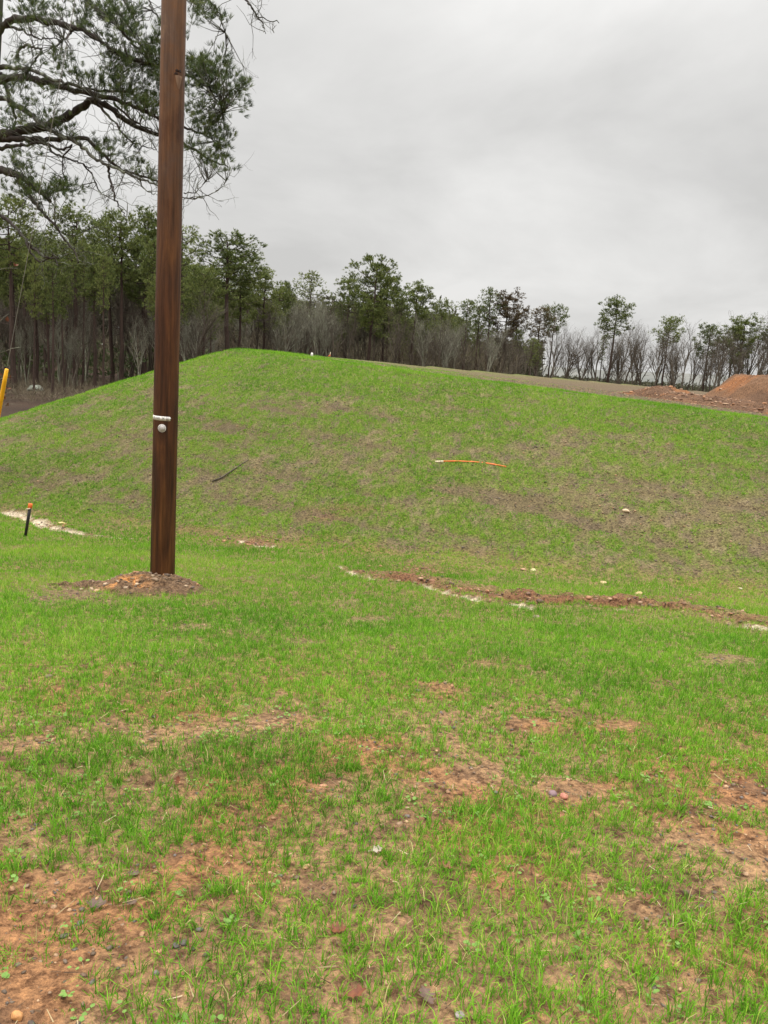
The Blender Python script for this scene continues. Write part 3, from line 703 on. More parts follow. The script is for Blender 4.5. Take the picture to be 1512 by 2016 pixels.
for j in range(64):
    px_ = random.uniform(420, 1060); dep = random.uniform(104, 150)
    top_lim = np.interp(px_, [420, 520, 600, 740, 880, 960, 1060], [540, 560, 570, 575, 612, 615, 648])
    if j % 2: bare(px_, top_lim + random.uniform(5, 60), dep, random.randrange(6), 'leafless tree packed in the wood behind the row from crest corner to browned pines', 1.2, FM)
    else: pine(px_, top_lim + random.uniform(5, 50), dep, random.choice(['tall', 'slim', 'full2', 'loose', 'full']), 'pine packed in the wood behind the row from crest corner to browned pines', .95, FM)

# undergrowth and the far body of the wood (stuff)
def brush(name, spans, mat, seed, ln, w, nf, spread):
    r = np.random.default_rng(seed); P = []; D = []
    for (pa, pb, d0, d1, h, n) in spans:
        px_ = r.uniform(pa, pb, n); dep = r.uniform(d0, d1, n)
        xx = np.array([at(p, 760, d)[0] for p, d in zip(px_, dep)]); yy = dep
        hh = h * (0.55 + 0.9 * fbm(xx * .22, yy * .22, 3, seed)) * r.random(n) ** 0.9
        P.append(np.stack([xx, yy, H0(xx, yy) + hh], 1)); D.append(np.stack([r.normal(0, .35, n), r.normal(0, .35, n), np.ones(n)], 1))
    P = np.concatenate(P); D = np.concatenate(D)
    V, F = kites(P, D, ln, w, nf, spread, r); me = np_mesh(name, V, F)
    pt_attr(me, 'tint', np.repeat(np.clip(fbm(P[:, 0] * .3, P[:, 1] * .3 + P[:, 2] * .4, 3, seed + 9) + r.normal(0, .15, len(P)), 0, 1), 4 * nf)); return link(name, me, mat)
bmat = crown_mat("undergrowth_twigs", (0.050, 0.039, 0.024), (0.110, 0.088, 0.054), (0.22, 0.19, 0.125))
tag(brush("undergrowth", [(-150, 420, 80, 125, 4.0, 4200), (400, 1020, 98, 135, 6.0, 6000), (1000, 1600, 106, 124, 0.8, 350)], bmat, 61, 1.4, 0.035, 3, 0.4),
    'brown leafless undergrowth filling the wood between the trunks', 'undergrowth', kind='stuff')
tag(brush("low_brush", [(-150, 420, 44, 80, 0.36, 5200)], bmat, 67, 0.45, 0.018, 4, 0.6),
    'low dry brush over the leaf litter at the front of the left wood', 'brush', kind='stuff')
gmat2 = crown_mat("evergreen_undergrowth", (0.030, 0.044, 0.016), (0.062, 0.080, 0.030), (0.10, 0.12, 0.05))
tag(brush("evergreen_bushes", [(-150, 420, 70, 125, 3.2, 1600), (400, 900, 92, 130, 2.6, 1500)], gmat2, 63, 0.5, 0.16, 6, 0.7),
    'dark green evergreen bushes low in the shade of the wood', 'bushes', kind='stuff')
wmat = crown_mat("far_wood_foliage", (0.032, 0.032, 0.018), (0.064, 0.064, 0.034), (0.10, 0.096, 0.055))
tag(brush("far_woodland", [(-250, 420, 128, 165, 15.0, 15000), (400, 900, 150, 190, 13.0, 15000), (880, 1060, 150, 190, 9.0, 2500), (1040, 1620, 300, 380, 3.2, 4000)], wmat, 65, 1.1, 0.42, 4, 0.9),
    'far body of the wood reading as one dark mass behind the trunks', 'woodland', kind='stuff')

# ------------------------------------------------------------------ utility pole
PB = G(319.5, 1154); PB[2] = float(H0(PB[0], PB[1])); PK = PB[1] / 9.94
pt_ = at(342.5, 0, PB[1]); PDIR = (pt_ - PB) / np.linalg.norm(pt_ - PB)
POLE_LEN = 12.6
pole = empty("utility_pole", tuple(PB), 'tall dark brown wet wooden utility pole standing in a dirt heap on the grass', 'utility pole')
def pole_at(s): return PDIR * s
def pole_r(s): return np.interp(s, [-0.4, 0.0, 0.6, 3.0, 7.5, POLE_LEN], np.array([0.160, 0.1585, 0.155, 0.150, 0.137, 0.118]) * PK)
ax = np.cross(PDIR, [0, 1.0, 0]); ax /= np.linalg.norm(ax); ay = np.cross(PDIR, ax)
tocam = EYE - PB; tocam -= PDIR * (tocam @ PDIR); tocam /= np.linalg.norm(tocam)
tright = np.cross(-tocam, PDIR); tright /= np.linalg.norm(tright)
def on_pole(ang, s, lift=0.0):
    """angle 0 faces the camera side, positive turns to its right"""
    return pole_at(s) + (tocam * math.cos(ang) + tright * math.sin(ang)) * (pole_r(s) + lift)
K = 48; S = np.concatenate([np.linspace(-0.4, 8, 150), np.linspace(8.2, POLE_LEN, 20)]); V = []
for s_ in S:
    th = np.arange(K) * 2 * math.pi / K; rr = pole_r(s_) * (1 + 0.012 * (fbm(np.cos(th) * 2 + 5, np.sin(th) * 2 + s_ * 0.5, 3, 71) - .5) + 0.006 * (fbm(th * 9, th * 0 + s_ * .3, 2, 72) - .5))
    V.append(pole_at(s_) + (np.cos(th)[:, None] * tocam + np.sin(th)[:, None] * tright) * rr[:, None])
V = np.concatenate(V); V = np.concatenate([V, pole_at(POLE_LEN + .03)[None]])
ii = (np.arange(len(S) - 1)[:, None] * K + np.arange(K)[None]).ravel(); jj = (np.arange(len(S) - 1)[:, None] * K + (np.arange(K)[None] + 1) % K).ravel()
tp = (len(S) - 1) * K; capf = np.array([(tp + q, tp + (q + 1) % K, len(V) - 1) for q in range(K)])
pm = np_mesh("shaft", V, np.stack([ii, jj, jj + K, ii + K], 1), capf)
m, t = mat_new("creosoted_wood"); k = NT(t); ob = k.n('ShaderNodeTexCoord').outputs['Object']
def mapv(sc):
    mpn = k.n('ShaderNodeMapping'); mpn.inputs['Scale'].default_value = sc; k.l(ob, mpn.inputs[0]); return mpn.outputs[0]
g1 = k.noise(1, 6, 0.65, mapv((34, 34, 1.3))); g2 = k.noise(1, 5, 0.6, mapv((7, 7, 0.9)), 0.6); g3 = k.noise(1, 4, 0.6, mapv((90, 90, 5)))
g4 = k.noise(1, 5, 0.65, mapv((4, 4, 2.6)))
col = k.ramp(g2.outputs[0], [(0.32, (0.022, 0.009, 0.0045)), (0.5, (0.055, 0.021, 0.008)), (0.68, (0.105, 0.042, 0.013))])
col = k.mix(1.0, col, k.ramp(g1.outputs[0], [(0.3, (0.5, 0.48, 0.46)), (0.65, (1.35, 1.3, 1.25))]), 'MULTIPLY')
spx = k.n('ShaderNodeSeparateXYZ'); k.l(ob, spx.inputs[0])
mr = k.n('ShaderNodeMapRange'); mr.inputs['From Min'].default_value = 3.2; mr.inputs['From Max'].default_value = 6.6; k.l(spx.outputs[2], mr.inputs['Value'])
wea = k.ramp(g4.outputs[0], [(0.3, (0.085, 0.040, 0.018)), (0.48, (0.15, 0.078, 0.036)), (0.60, (0.115, 0.072, 0.05)), (0.72, (0.18, 0.115, 0.07))])     # greyer weathered wood higher up
wea = k.mix(0.8, wea, k.ramp(g1.outputs[0], [(0.3, (0.55, 0.5, 0.45)), (0.65, (1.25, 1.2, 1.15))]), 'MULTIPLY')
wf = k.n('ShaderNodeMath', operation='MULTIPLY'); k.l(mr.outputs[0], wf.inputs[0]); k.l(k.ramp(g4.outputs[0], [(0.3, (0.55,) * 3), (0.6, (1, 1, 1))]), wf.inputs[1])
col = k.mix(wf.outputs[0], col, wea)
g5 = k.noise(1, 3, 0.5, mapv((55, 55, 0.5)))
col = k.mix(k.ramp(g5.outputs[0], [(0.27, (0.7,) * 3), (0.31, (0, 0, 0))]), col, (0.008, 0.004, 0.003))
sm_ = k.n('ShaderNodeMath', operation='ADD'); k.l(g1.outputs[0], sm_.inputs[0]); k.l(g3.outputs[0], sm_.inputs[1])
k.out(col, k.ramp(g4.outputs[0], [(0.3, (0.42,) * 3), (0.7, (0.65,) * 3)]), k.bump(sm_.outputs[0], 0.6, 0.012), 0.22)
wood_mat = m
link("shaft", pm, m, pole, True)
# splintered notch and checks on the upper shaft
def pole_s(py):
    lo, hi = 0.0, POLE_LEN
    for _ in range(40):
        md = (lo + hi) / 2; q = PB + pole_at(md) + tocam * pole_r(md) - EYE
        yy = Hh / 2 - (q @ _U) / (q @ _F) * FPX
        if yy > py: lo = md
        else: hi = md
    return (lo + hi) / 2
def pole_patch(name, a0, a1, y0, y1, mat, lift=0.0025, taper=(1, 1), rows=8, cols=8, jag=0.0):
    s0, s1 = pole_s(y1), pole_s(y0); V = []
    for i_ in range(rows):
        f = i_ / (rows - 1); wd = taper[0] + (taper[1] - taper[0]) * f
        for j_ in range(cols):
            g = (j_ / (cols - 1) - .5) * wd; jit = jag * (random.random() - .5)
            V.append(on_pole((a0 + a1) / 2 + (a1 - a0) * g + jit, s0 + (s1 - s0) * f + jit * .4, lift if 0 < i_ < rows - 1 and 0 < j_ < cols - 1 else -0.003))
    F = [(i_ * cols + j_, i_ * cols + j_ + 1, (i_ + 1) * cols + j_ + 1, (i_ + 1) * cols + j_) for i_ in range(rows - 1) for j_ in range(cols - 1)]
    return link(name, np_mesh(name, V, F), mat, pole, True)
raw = simple_mat("raw_split_wood", (0.11, 0.06, 0.034), (0.20, 0.125, 0.075), 20, 0.7, 0.4, 0.01, vec_scale=(3, 3, .3))
dkw = simple_mat("dark_wood_gap", (0.012, 0.006, 0.004), (0.03, 0.014, 0.008), 20, 0.8, 0.2)
pole_patch("wood_scar", 0.1, 0.95, 143, 174, raw, 0.003, (0.25, 1.0), jag=0.03)
pole_patch("wood_notch", 0.15, 0.80, 134, 138.5, dkw, 0.005, (1, .7), jag=0.05)
pole_patch("wood_notch", 0.1, 0.5, 141, 145, dkw, 0.005, (1, .5), jag=0.05)
# white number strip and round metal disc
white = simple_mat("white_tag_metal", (0.62, 0.60, 0.55), (0.74, 0.72, 0.68), 40, 0.5, 0.05)
grey = simple_mat("grey_tag_metal", (0.36, 0.34, 0.33), (0.50, 0.48, 0.46), 60, 0.45, 0.15, metallic=0.2)
black = simple_mat("black_ink", (0.012, 0.012, 0.012), (0.03, 0.03, 0.03), 40, 0.6, 0)
def strip(name, a0, a1, y0, y1, mat, lift, tilt=0.0, parent=pole, round_end=False):
    s0, s1 = pole_s(y1), pole_s(y0); n = 26; V = []
    for j_ in range(n):
        f = j_ / (n - 1); a = a0 + (a1 - a0) * f; e = 1.0
        if round_end and f > .93: e = math.sqrt(max(0, 1 - ((f - .93) / .07) ** 2)) * .8 + .2
        mid = (s0 + s1) / 2 - tilt * f; hh = (s1 - s0) / 2 * e
        for l_ in (0.0005, lift):
            V.append(on_pole(a, mid - hh, l_)); V.append(on_pole(a, mid + hh, l_))
    F = []
    for j_ in range(n - 1):
        b = j_ * 4; F += [(b + 2, b + 6, b + 7, b + 3), (b + 3, b + 7, b + 5, b + 1), (b, b + 4, b + 6, b + 2)]
    F += [(0, 2, 3, 1), ((n - 1) * 4, (n - 1) * 4 + 1, (n - 1) * 4 + 3, (n - 1) * 4 + 2)]
    return link(name, np_mesh(name, V, F), mat, parent)
ts = strip("number_strip", -1.5, 0.44, 819.5, 828, white, 0.0012, 0.006, round_end=True)
strip("grey_band", 0.02, 0.26, 820.4, 828.4, grey, 0.0020, 0.0, ts)
def pole_text(txt, a0, a1, ymid, px_h, lift, parent):
    cu_ = bpy.data.curves.new("txt", 'FONT'); cu_.body = txt; cu_.size = 1.0; cu_.resolution_u = 3
    to = bpy.data.objects.new("txt", cu_); COL.objects.link(to); bpy.context.view_layer.update()
    me = bpy.data.meshes.new_from_object(to.evaluated_get(bpy.context.evaluated_depsgraph_get())); bpy.data.objects.remove(to)
    co = np.array([v.co[:] for v in me.vertices]); x0, x1 = co[:, 0].min(), co[:, 0].max(); y0, y1 = co[:, 1].min(), co[:, 1].max()
    sm = pole_s(ymid); hh = abs(pole_s(ymid - px_h / 2) - pole_s(ymid + px_h / 2))
    for v, c_ in zip(me.vertices, co):
        v.co = on_pole(a0 + (a1 - a0) * (c_[0] - x0) / (x1 - x0), sm + ((c_[1] - y0) / (y1 - y0) - .5) * hh, lift)
    return link("lettering", me, black, parent)
pole_text("175 A83  SK", -1.2, -0.06, 824.0, 4.4, 0.0022, ts)
mb = MB()
nail_c = on_pole(0.39, pole_s(824.6), 0.0); nail_n = (tocam * math.cos(.39) + tright * math.sin(.39)); mb.tube([nail_c, nail_c + nail_n * .008], .0055, 8)
link("nail", mb.mesh("nail"), black, ts)
mb = MB(); dc = on_pole(-0.27, pole_s(843.5), 0.0); dn = tocam * math.cos(.27) - tright * math.sin(.27)
mb.tube([dc, dc + dn * .006], 0.046, 32); disc = link("round_tag", mb.mesh("round_tag"), grey, pole)
mb = MB(); mb.tube([dc + dn * .0055, dc + dn * .0075], [.046, .041], 32, False); link("rim", mb.mesh("rim"), white, disc)

# heap of dirt at the foot of the pole
HX = np.linspace(-2.0, 1.1, 190); HY = np.linspace(-0.9, 0.75, 110); hx, hy = np.meshgrid(HX, HY); hx = hx.ravel(); hy = hy.ravel()
wx, wy = PB[0] + hx, PB[1] + hy - 0.08
prof = np.maximum(0.185 * np.exp(-((hx - .02) / .48) ** 4 - ((hy + .15) / .38) ** 2), 0.0) + 0.085 * np.exp(-((hx + .62) / .34) ** 2 - ((hy + .18) / .20) ** 2) + 0.05 * np.exp(-((hx + 1.05) / .38) ** 2 - ((hy + .30) / .14) ** 2)
prof = prof + 0.10 * np.exp(-((hx + .42) / .14) ** 2 - ((hy - .12) / .12) ** 2)
prof = prof * (0.75 + 0.5 * fbm(hx * 5, hy * 5, 3, 131)) + (fbm(hx * 16, hy * 16, 4, 133, .62) - .5) * 0.09 * sstep(0.01, 0.06, prof)
hz = H0(wx, wy) + prof - 0.035
mm_ = np_mesh("dirt_heap", np.stack([wx, wy, hz], 1), (lambda i: np.stack([i, i + 1, i + 191, i + 190], 1))((np.arange(109)[:, None] * 190 + np.arange(189)[None]).ravel()))
hs = np.array([0.155, 0.10, 0.06])[None] * (0.7 + 0.7 * fbm(hx * 7, hy * 7, 3, 135))[:, None]
op = np.exp(-(((hx + .27) / .2) ** 2 + ((hy + .36) / .1) ** 2)) * sstep(.35, .6, fbm(hx * 9, hy * 9, 3, 137)); hs = hs + (np.array([0.52, 0.24, 0.08]) - hs) * np.clip(op * 1.5, 0, 1)[:, None]
col_attr(mm_, 'soil', hs)
heap = link("dirt_heap", mm_, ground.data.materials[0], None, True)
tag(heap, 'low heap of brown dirt and stones piled around the foot of the utility pole', 'dirt heap')
n_ = 420; qx = rng.normal(0, .36, n_) - .1; qy = rng.normal(0, .24, n_) - .12; far_ = rng.random(n_) < .3; qx = np.where(far_, qx - .6, qx)
idx = (np.clip(((qy + .9) / 1.65 * 109).astype(int), 0, 109) * 190 + np.clip(((qx + 2.0) / 3.1 * 189).astype(int), 0, 189))
zz_ = np.maximum(hz[idx], H0(wx[idx], wy[idx]))
tag(stones("heap_stones", wx[idx], wy[idx], zz_, 0.006 + 0.03 * rng.random(n_) ** 4, stone_mat, 38, [(.20, .135, .085), (.15, .10, .065), (.36, .26, .17), (.11, .08, .06), (.28, .15, .075)]),
    'small stones littering the dirt heap at the pole foot', 'stones', kind='stuff')

# ------------------------------------------------------------------ guy wire with yellow guard
metal = simple_mat("galvanised_wire", (0.20, 0.20, 0.20), (0.34, 0.34, 0.34), 30, 0.45, 0, metallic=0.6)
A0 = at(-49, 1015, 13.0); A0[2] = float(H0(A0[0], A0[1])) - .1
g20 = at(20, 727, 12.4); g167 = at(167, 30, 10.9)
top_att = PB + pole_at(11.4)
guy = empty("guy_wire", tuple(A0), 'thin grey guy wire slanting from ground anchor up to the utility pole', 'guy wire')
dirw = (top_att - A0); 
mb = MB(); pts = [dirw * f for f in np.linspace(0.02, 1, 24)]; mb.tube(pts, 0.0042, 6); link("strand", mb.mesh("strand"), metal, guy)
mb = MB(); mb.tube([dirw * -.02, dirw * .03], 0.012, 8); mb.tube([dirw * .03 + Vector((.02, 0, 0)), dirw * .035], .02, 8); link("anchor_rod", mb.mesh("anchor_rod"), metal, guy)
yellow = simple_mat("yellow_plastic", (0.72, 0.36, 0.012), (0.82, 0.43, 0.02), 6, 0.4, 0.05)
dl = dirw / np.linalg.norm(dirw)
def s_for_y(py):
    lo, hi = 0.0, float(np.linalg.norm(dirw))
    for _ in range(40):
        md = (lo + hi) / 2; q = A0 + dl * md - EYE; yy = Hh / 2 - (q @ _U) / (q @ _F) * FPX
        lo, hi = (md, hi) if yy > py else (lo, md)
    return lo
sg = s_for_y(727)
mb = MB(); mb.tube([dl * s for s in np.linspace(0.25, sg, 14)], [0.032] * 13 + [0.026], 14)
link("guy_guard", mb.mesh("guy_guard"), yellow, guy)['label'] = 'bright yellow plastic guard tube'

# ------------------------------------------------------------------ near pine on the left, limbs reaching over the picture
near_bark = bark("near_pine_bark", (0.014, 0.011, 0.009), (0.045, 0.034, 0.028), (0.060, 0.064, 0.042), (9, 9, 3))
lich_bark = bark("lichened_limb", (0.035, 0.032, 0.026), (0.085, 0.082, 0.065), (0.20, 0.215, 0.165), (14, 14, 8))
near_needles = crown_mat("near_pine_needles", (0.030, 0.048, 0.016), (0.068, 0.100, 0.030), (0.15, 0.185, 0.06))
ND = 16.0
TB = at(-70, 1000, ND); TB[2] = float(H0(TB[0], TB[1]))
npine = empty("pine_tree", tuple(TB), 'near pine just outside the left edge, its long limbs reaching behind the utility pole', 'pine tree')
def lp(cx, cy, dep): return at(cx / 2.7, cy / 2.7, dep) - TB
tt = at(-19, 60, ND) - TB; mb = MB(); up = tt / np.linalg.norm(tt)
mb.tube([tt * f for f in np.linspace(-.1, 1.7, 24)], np.interp(np.linspace(-.1, 1.7, 24), [-.1, .0, .1, 1, 1.7], [.33, .29, .25, .20, .09]), 14)
link("trunk", mb.mesh("trunk"), near_bark, npine, True)
LIMBS = [  # (path in photo pixels x2.7, start depth, end depth, start radius, end radius, lichened)
    ([(-60, 210), (20, 135), (75, 100), (150, 98), (250, 108), (340, 135), (440, 160), (510, 195), (570, 250), (640, 295), (720, 325), (830, 345), (930, 380), (1010, 400), (1070, 440), (1120, 490), (1165, 545), (1190, 600)], 16, 14.2, .075, .010, 0),
    ([(-60, 440), (0, 425), (100, 408), (200, 425), (300, 455), (400, 485), (540, 505), (640, 540), (740, 580), (850, 625), (940, 660), (1040, 700), (1100, 718), (1160, 765)], 16, 14.8, .085, .010, 0),
    ([(-60, 350), (0, 357), (80, 365), (150, 355), (210, 390), (300, 430), (420, 460), (560, 490), (640, 478), (700, 500)], 16, 15.2, .05, .016, 1),
    ([(-60, 735), (0, 722), (100, 700), (200, 680), (290, 655), (360, 620), (430, 570), (480, 528), (560, 560), (650, 620), (740, 680), (850, 718), (985, 772), (1040, 800), (1120, 850), (1215, 890)], 16, 15.4, .115, .009, 0),
    ([(-60, 505), (0, 515), (60, 545), (130, 585), (190, 630), (260, 690), (330, 725), (400, 750), (450, 790), (500, 840), (570, 880), (640, 905), (740, 950), (830, 985), (900, 1020), (990, 1060), (1090, 1055)], 16, 14.0, .055, .008, 1),
    ([(-60, 742), (0, 742), (100, 740), (200, 742), (300, 748), (380, 727), (450, 730), (500, 772), (560, 842), (640, 898), (740, 930), (840, 965), (930, 990)], 16, 15.0, .065, .012, 0),
    ([(-60, 800), (0, 790), (100, 775), (200, 757), (240, 765), (280, 810), (380, 850), (440, 870), (480, 902)], 16, 15.2, .045, .010, 0),
    ([(575, 885), (580, 940), (600, 1000), (610, 1060), (640, 1110), (668, 1150), (674, 1180)], 14.6, 14.3, .025, .007, 0),
    ([(-60, 890), (0, 900), (60, 920), (110, 932), (160, 980), (220, 1030), (270, 1065)], 16, 15, .085, .035, 0),
    ([(90, 935), (130, 1000), (180, 1070), (240, 1150), (300, 1200), (350, 1280), (395, 1330), (420, 1400)], 15.4, 14.2, .04, .012, 0),
    ([(-60, 1120), (0, 1140), (40, 1170), (100, 1230), (150, 1290), (155, 1340), (215, 1400), (290, 1350), (300, 1372)], 16, 14.6, .04, .012, 0),
    ([(150, 1290), (190, 1330), (235, 1365), (300, 1376), (305, 1420)], 14.9, 14.2, .03, .010, 0),
    ([(0, 390), (40, 460), (60, 560), (90, 640), (60, 690)], 16.2, 15.6, .05, .018, 0),
    ([(430, -40), (480, 10), (540, 80), (600, 120), (680, 200), (740, 270), (800, 330)], 15.5, 14.8, .05, .014, 0),
    ([(560, -40), (610, 40), (660, 110), (720, 200), (790, 300), (850, 360)], 15.8, 15.2, .028, .010, 1),
    ([(640, -30), (700, 60), (720, 130)], 15.5, 15.2, .03, .010, 0),
    ([(780, -20), (810, 50), (840, 100), (862, 120)], 15.2, 15.0, .016, .006, 0),
    ([(900, -60), (1000, -10), (1080, 0), (1130, 10), (1170, 80), (1195, 165)], 15.0, 14.6, .03, .006, 0),
    ([(1200, -60), (1310, -5), (1340, 40), (1370, 92), (1440, 105), (1480, 122)], 14.8, 14.5, .028, .006, 0),
    ([(1370, 92), (1400, 130), (1410, 172)], 14.6, 14.5, .012, .005, 0),
    ([(200, 755), (235, 760), (340, 800), (395, 760), (330, 830), (335, 940), (340, 1010)], 15.6, 15.0, .026, .008, 0),
    ([(90, 300), (110, 240), (150, 235), (190, 260), (230, 255), (180, 330), (160, 360)], 15.4, 15.2, .028, .014, 1),
    ([(380, 160), (370, 190), (330, 220), (290, 250)], 15.2, 15.0, .024, .008, 0),
    ([(500, 530), (560, 600), (620, 660), (650, 710), (690, 750), (760, 775), (830, 800)], 15.0, 14.7, .03, .006, 0),
    ([(600, 545), (700, 640), (780, 680), (850, 715)], 15.2, 14.9, .026, .010, 0),
    ([(20, 130), (100, 150), (200, 210), (300, 200), (330, 225)], 15.9, 15.3, .028, .008, 0),
    ([(980, 1030), (1040, 1020), (1075, 985), (1110, 955)], 14.2, 14.1, .011, .004, 1),
    ([(1010, 1058), (1100, 1038), (1160, 1010), (1200, 965)], 14.2, 14.0, .011, .004, 1),
    ([(440, 870), (490, 930), (520, 1000), (535, 1035)], 15.2, 15.0, .018, .006, 0),
    ([(740, 950), (760, 1000), (800, 1025), (845, 1040)], 14.4, 14.2, .016, .005, 1),
]
limb_pts = []; r = np.random.default_rng(808)
twigs = MB()
def smooth_path(c, n):
    c = np.array(c, float); d = np.r_[0, np.cumsum(np.linalg.norm(np.diff(c, axis=0), axis=1))]
    tq = np.linspace(0, d[-1], n); out = np.stack([np.interp(tq, d, c[:, i]) for i in range(2)], 1)
    for _ in range(2): out[1:-1] = out[1:-1] * .5 + .25 * (out[:-2] + out[2:])
    return out
def bare_twig(p, d, l_, rad, lev):
    n = 5; pts = [p]; q = p; dd = d
    for _ in range(n - 1):
        dd = dd + r.normal(0, .28, 3); dd = dd / np.linalg.norm(dd); q = q + dd * l_ / (n - 1); pts.append(q)
    twigs.tube(pts, np.linspace(rad, rad * .45, n), 3, False)
    if lev < 2:
        for _ in range(r.integers(1, 4)):
            nd = d + r.normal(0, .6, 3); bare_twig(pts[r.integers(1, n)], nd / np.linalg.norm(nd), l_ * r.uniform(.4, .7), rad * .6, lev + 1)
for path, d0, d1, r0, r1, lich in LIMBS:
    c = smooth_path(path, len(path) * 4); n = len(c); f = np.linspace(0, 1, n)
    pts = np.array([lp(cx_, cy_, d0 + (d1 - d0) * ff + .12 * math.sin(ff * 9)) for (cx_, cy_), ff in zip(c, f)])
    pts = pts + r.normal(0, .012, pts.shape)
    rad = (r0 + (r1 - r0) * f ** .8) * (1 + .12 * r.normal(0, 1, n))
    mb = MB(); mb.tube(pts, rad, 9); link("limb", mb.mesh("limb"), lich_bark if lich else near_bark, npine, True)
    limb_pts.append(pts)
    for q in range(int(n * 0.33)):
        b = pts[r.integers(n // 5, n)]; d = r.normal(0, 1, 3) + np.array([.5, 0, -.15]); bare_twig(b, d / np.linalg.norm(d), r.uniform(.25, .8), .007, 0)
limb_pts = np.concatenate(limb_pts)
# needle clumps: (cx, cy, rx, ry, number) in the same coordinates, hung on twigs from the closest limb
FOL = [(90, 60, 110, 70, 14), (230, 40, 120, 60, 26), (380, 40, 110, 70, 26), (520, 60, 110, 80, 34), (640, 60, 110, 90, 46), (700, 130, 70, 70, 22), (560, 170, 70, 60, 12),
       (760, 230, 90, 90, 34), (820, 260, 60, 80, 22), (600, 360, 90, 60, 34), (700, 400, 110, 80, 60), (800, 440, 80, 110, 52), (560, 430, 80, 60, 26), (740, 520, 90, 60, 34), (820, 560, 60, 70, 24), (660, 300, 60, 40, 12),
       (360, 340, 80, 60, 20), (300, 300, 60, 50, 10), (420, 400, 70, 50, 14), (250, 500, 110, 50, 14), (110, 340, 100, 60, 16), (60, 470, 90, 60, 16), (90, 560, 90, 70, 16), (140, 620, 90, 40, 12), (260, 600, 60, 40, 10), (40, 640, 60, 60, 12),
       (370, 700, 50, 30, 8), (600, 800, 100, 45, 22), (690, 830, 70, 40, 12), (760, 890, 50, 25, 6), (530, 760, 40, 30, 5), (820, 930, 30, 25, 6),
       (250, 980, 100, 55, 34), (330, 1000, 90, 50, 24), (200, 1020, 80, 40, 18), (390, 1020, 40, 30, 6), (60, 1000, 70, 50, 14), (100, 860, 90, 50, 14), (60, 830, 70, 40, 10), (160, 820, 40, 40, 6),
       (1040, 330, 55, 60, 34), (1110, 350, 70, 55, 40), (1180, 350, 60, 45, 24), (1215, 320, 25, 35, 6), (1200, 420, 80, 40, 28), (1290, 440, 45, 30, 12), (1230, 500, 70, 40, 18), (1290, 570, 35, 20, 7), (1200, 570, 60, 40, 12), (1060, 420, 60, 50, 18), (1010, 480, 25, 40, 8), (1130, 500, 50, 40, 8),
       (1020, 600, 40, 60, 18), (1070, 660, 60, 50, 24), (1140, 690, 70, 40, 22), (1210, 710, 45, 30, 10), (1180, 760, 50, 40, 12), (1110, 620, 40, 40, 8), (1150, 640, 40, 25, 8),
       (1060, 800, 60, 40, 18), (1130, 840, 60, 40, 18), (1200, 880, 45, 25, 10), (1010, 760, 30, 40, 8), (1180, 820, 40, 30, 8),
       (1040, 30, 45, 45, 18), (1100, 70, 55, 45, 20), (1160, 95, 40, 25, 10), (1020, 110, 25, 30, 5), (1000, 180, 15, 30, 4), (840, 160, 40, 30, 8), (450, 130, 60, 40, 10), (200, 130, 90, 40, 8)]
P = []; D = []
for (cx_, cy_, rx_, ry_, n_) in FOL:
    for q in range(int(n_ * (0.68 if cx_ > 980 else 0.85))):
        ra_ = math.sqrt(r.random()) * 1.08; an_ = r.random() * 6.283
        c = lp(cx_ + math.cos(an_) * ra_ * rx_, cy_ + math.sin(an_) * ra_ * ry_, 15.0 + r.normal(0, .45) - 0.6 * (cx_ > 950))
        dd = np.linalg.norm(limb_pts - c, axis=1); j = int(np.argmin(dd)); b = limb_pts[j]; v = c - b; dist_ = np.linalg.norm(v)
        if dist_ > 1.6: b = c - v / dist_ * 0.5
        twigs.tube([b, b + (c - b) * .5 + r.normal(0, .05, 3), c], [.009, .006, .004], 3, False)
        ax_ = (c - b) / (np.linalg.norm(c - b) + 1e-6)
        nn = r.integers(2, 5)
        for u_ in range(nn):
            off = r.normal(0, .045, 3) - ax_ * r.uniform(0, .14); P.append(c + off); dv_ = ax_ * .5 + off * 4 + np.array([.15, 0, .45]) + r.normal(0, .25, 3); D.append(dv_ / np.linalg.norm(dv_))
P = np.array(P); D = np.array(D)
V, F = kites(P, D, 0.105, 0.0058, 24, 0.36, r)
cm = np_mesh("needles", V, F); pt_attr(cm, 'tint', np.repeat(np.clip(0.45 + .25 * r.normal(0, 1, len(P)), 0, 1), 4 * 24))
link("needles", cm, near_needles, npine)
link("twigs", twigs.mesh("twigs"), lich_bark, npine)

# ------------------------------------------------------------------ stakes, markers, lath
orange = simple_mat("fluorescent_orange", (0.50, 0.095, 0.012), (0.66, 0.15, 0.03), 12, 0.5, 0.1)
blackp = simple_mat("black_plastic", (0.012, 0.012, 0.012), (0.03, 0.028, 0.026), 12, 0.45, 0.1)
lathw = simple_mat("raw_lath_wood", (0.45, 0.36, 0.24), (0.60, 0.50, 0.36), 14, 0.7, 0.2, vec_scale=(4, 4, .6))
b = G(50, 1057); tp_ = at(60, 992, b[1] - .02); b[2] = float(HM(b[0], b[1])); v = tp_ - b
st = empty("marker_stake", tuple(b), 'short black marker stake with orange cap tilted in grass beside the pale washout', 'stake')
mb = MB(); mb.tube([-v * .25, v * .45, v * .9], [.024, .027, .027], 8); link("shaft", mb.mesh("shaft"), blackp, st)
mb = MB(); mb.tube([v * .87, v * .9, v * 1.0, v * 1.01], [.030, .035, .035, .022], 10); cp = link("cap", mb.mesh("cap"), orange, st)
mb = MB(); mb.tube([v * .86 + np.array([-.045, -.03, -.012]), v * .87 + np.array([.02, -.035, .0])], .012, 6); mb.tube([v * .86 + np.array([-.045, -.03, -.012]), v * .84 + np.array([-.055, -.03, -.02])], [.01, .004], 6)
link("tie", mb.mesh("tie"), lathw, cp)
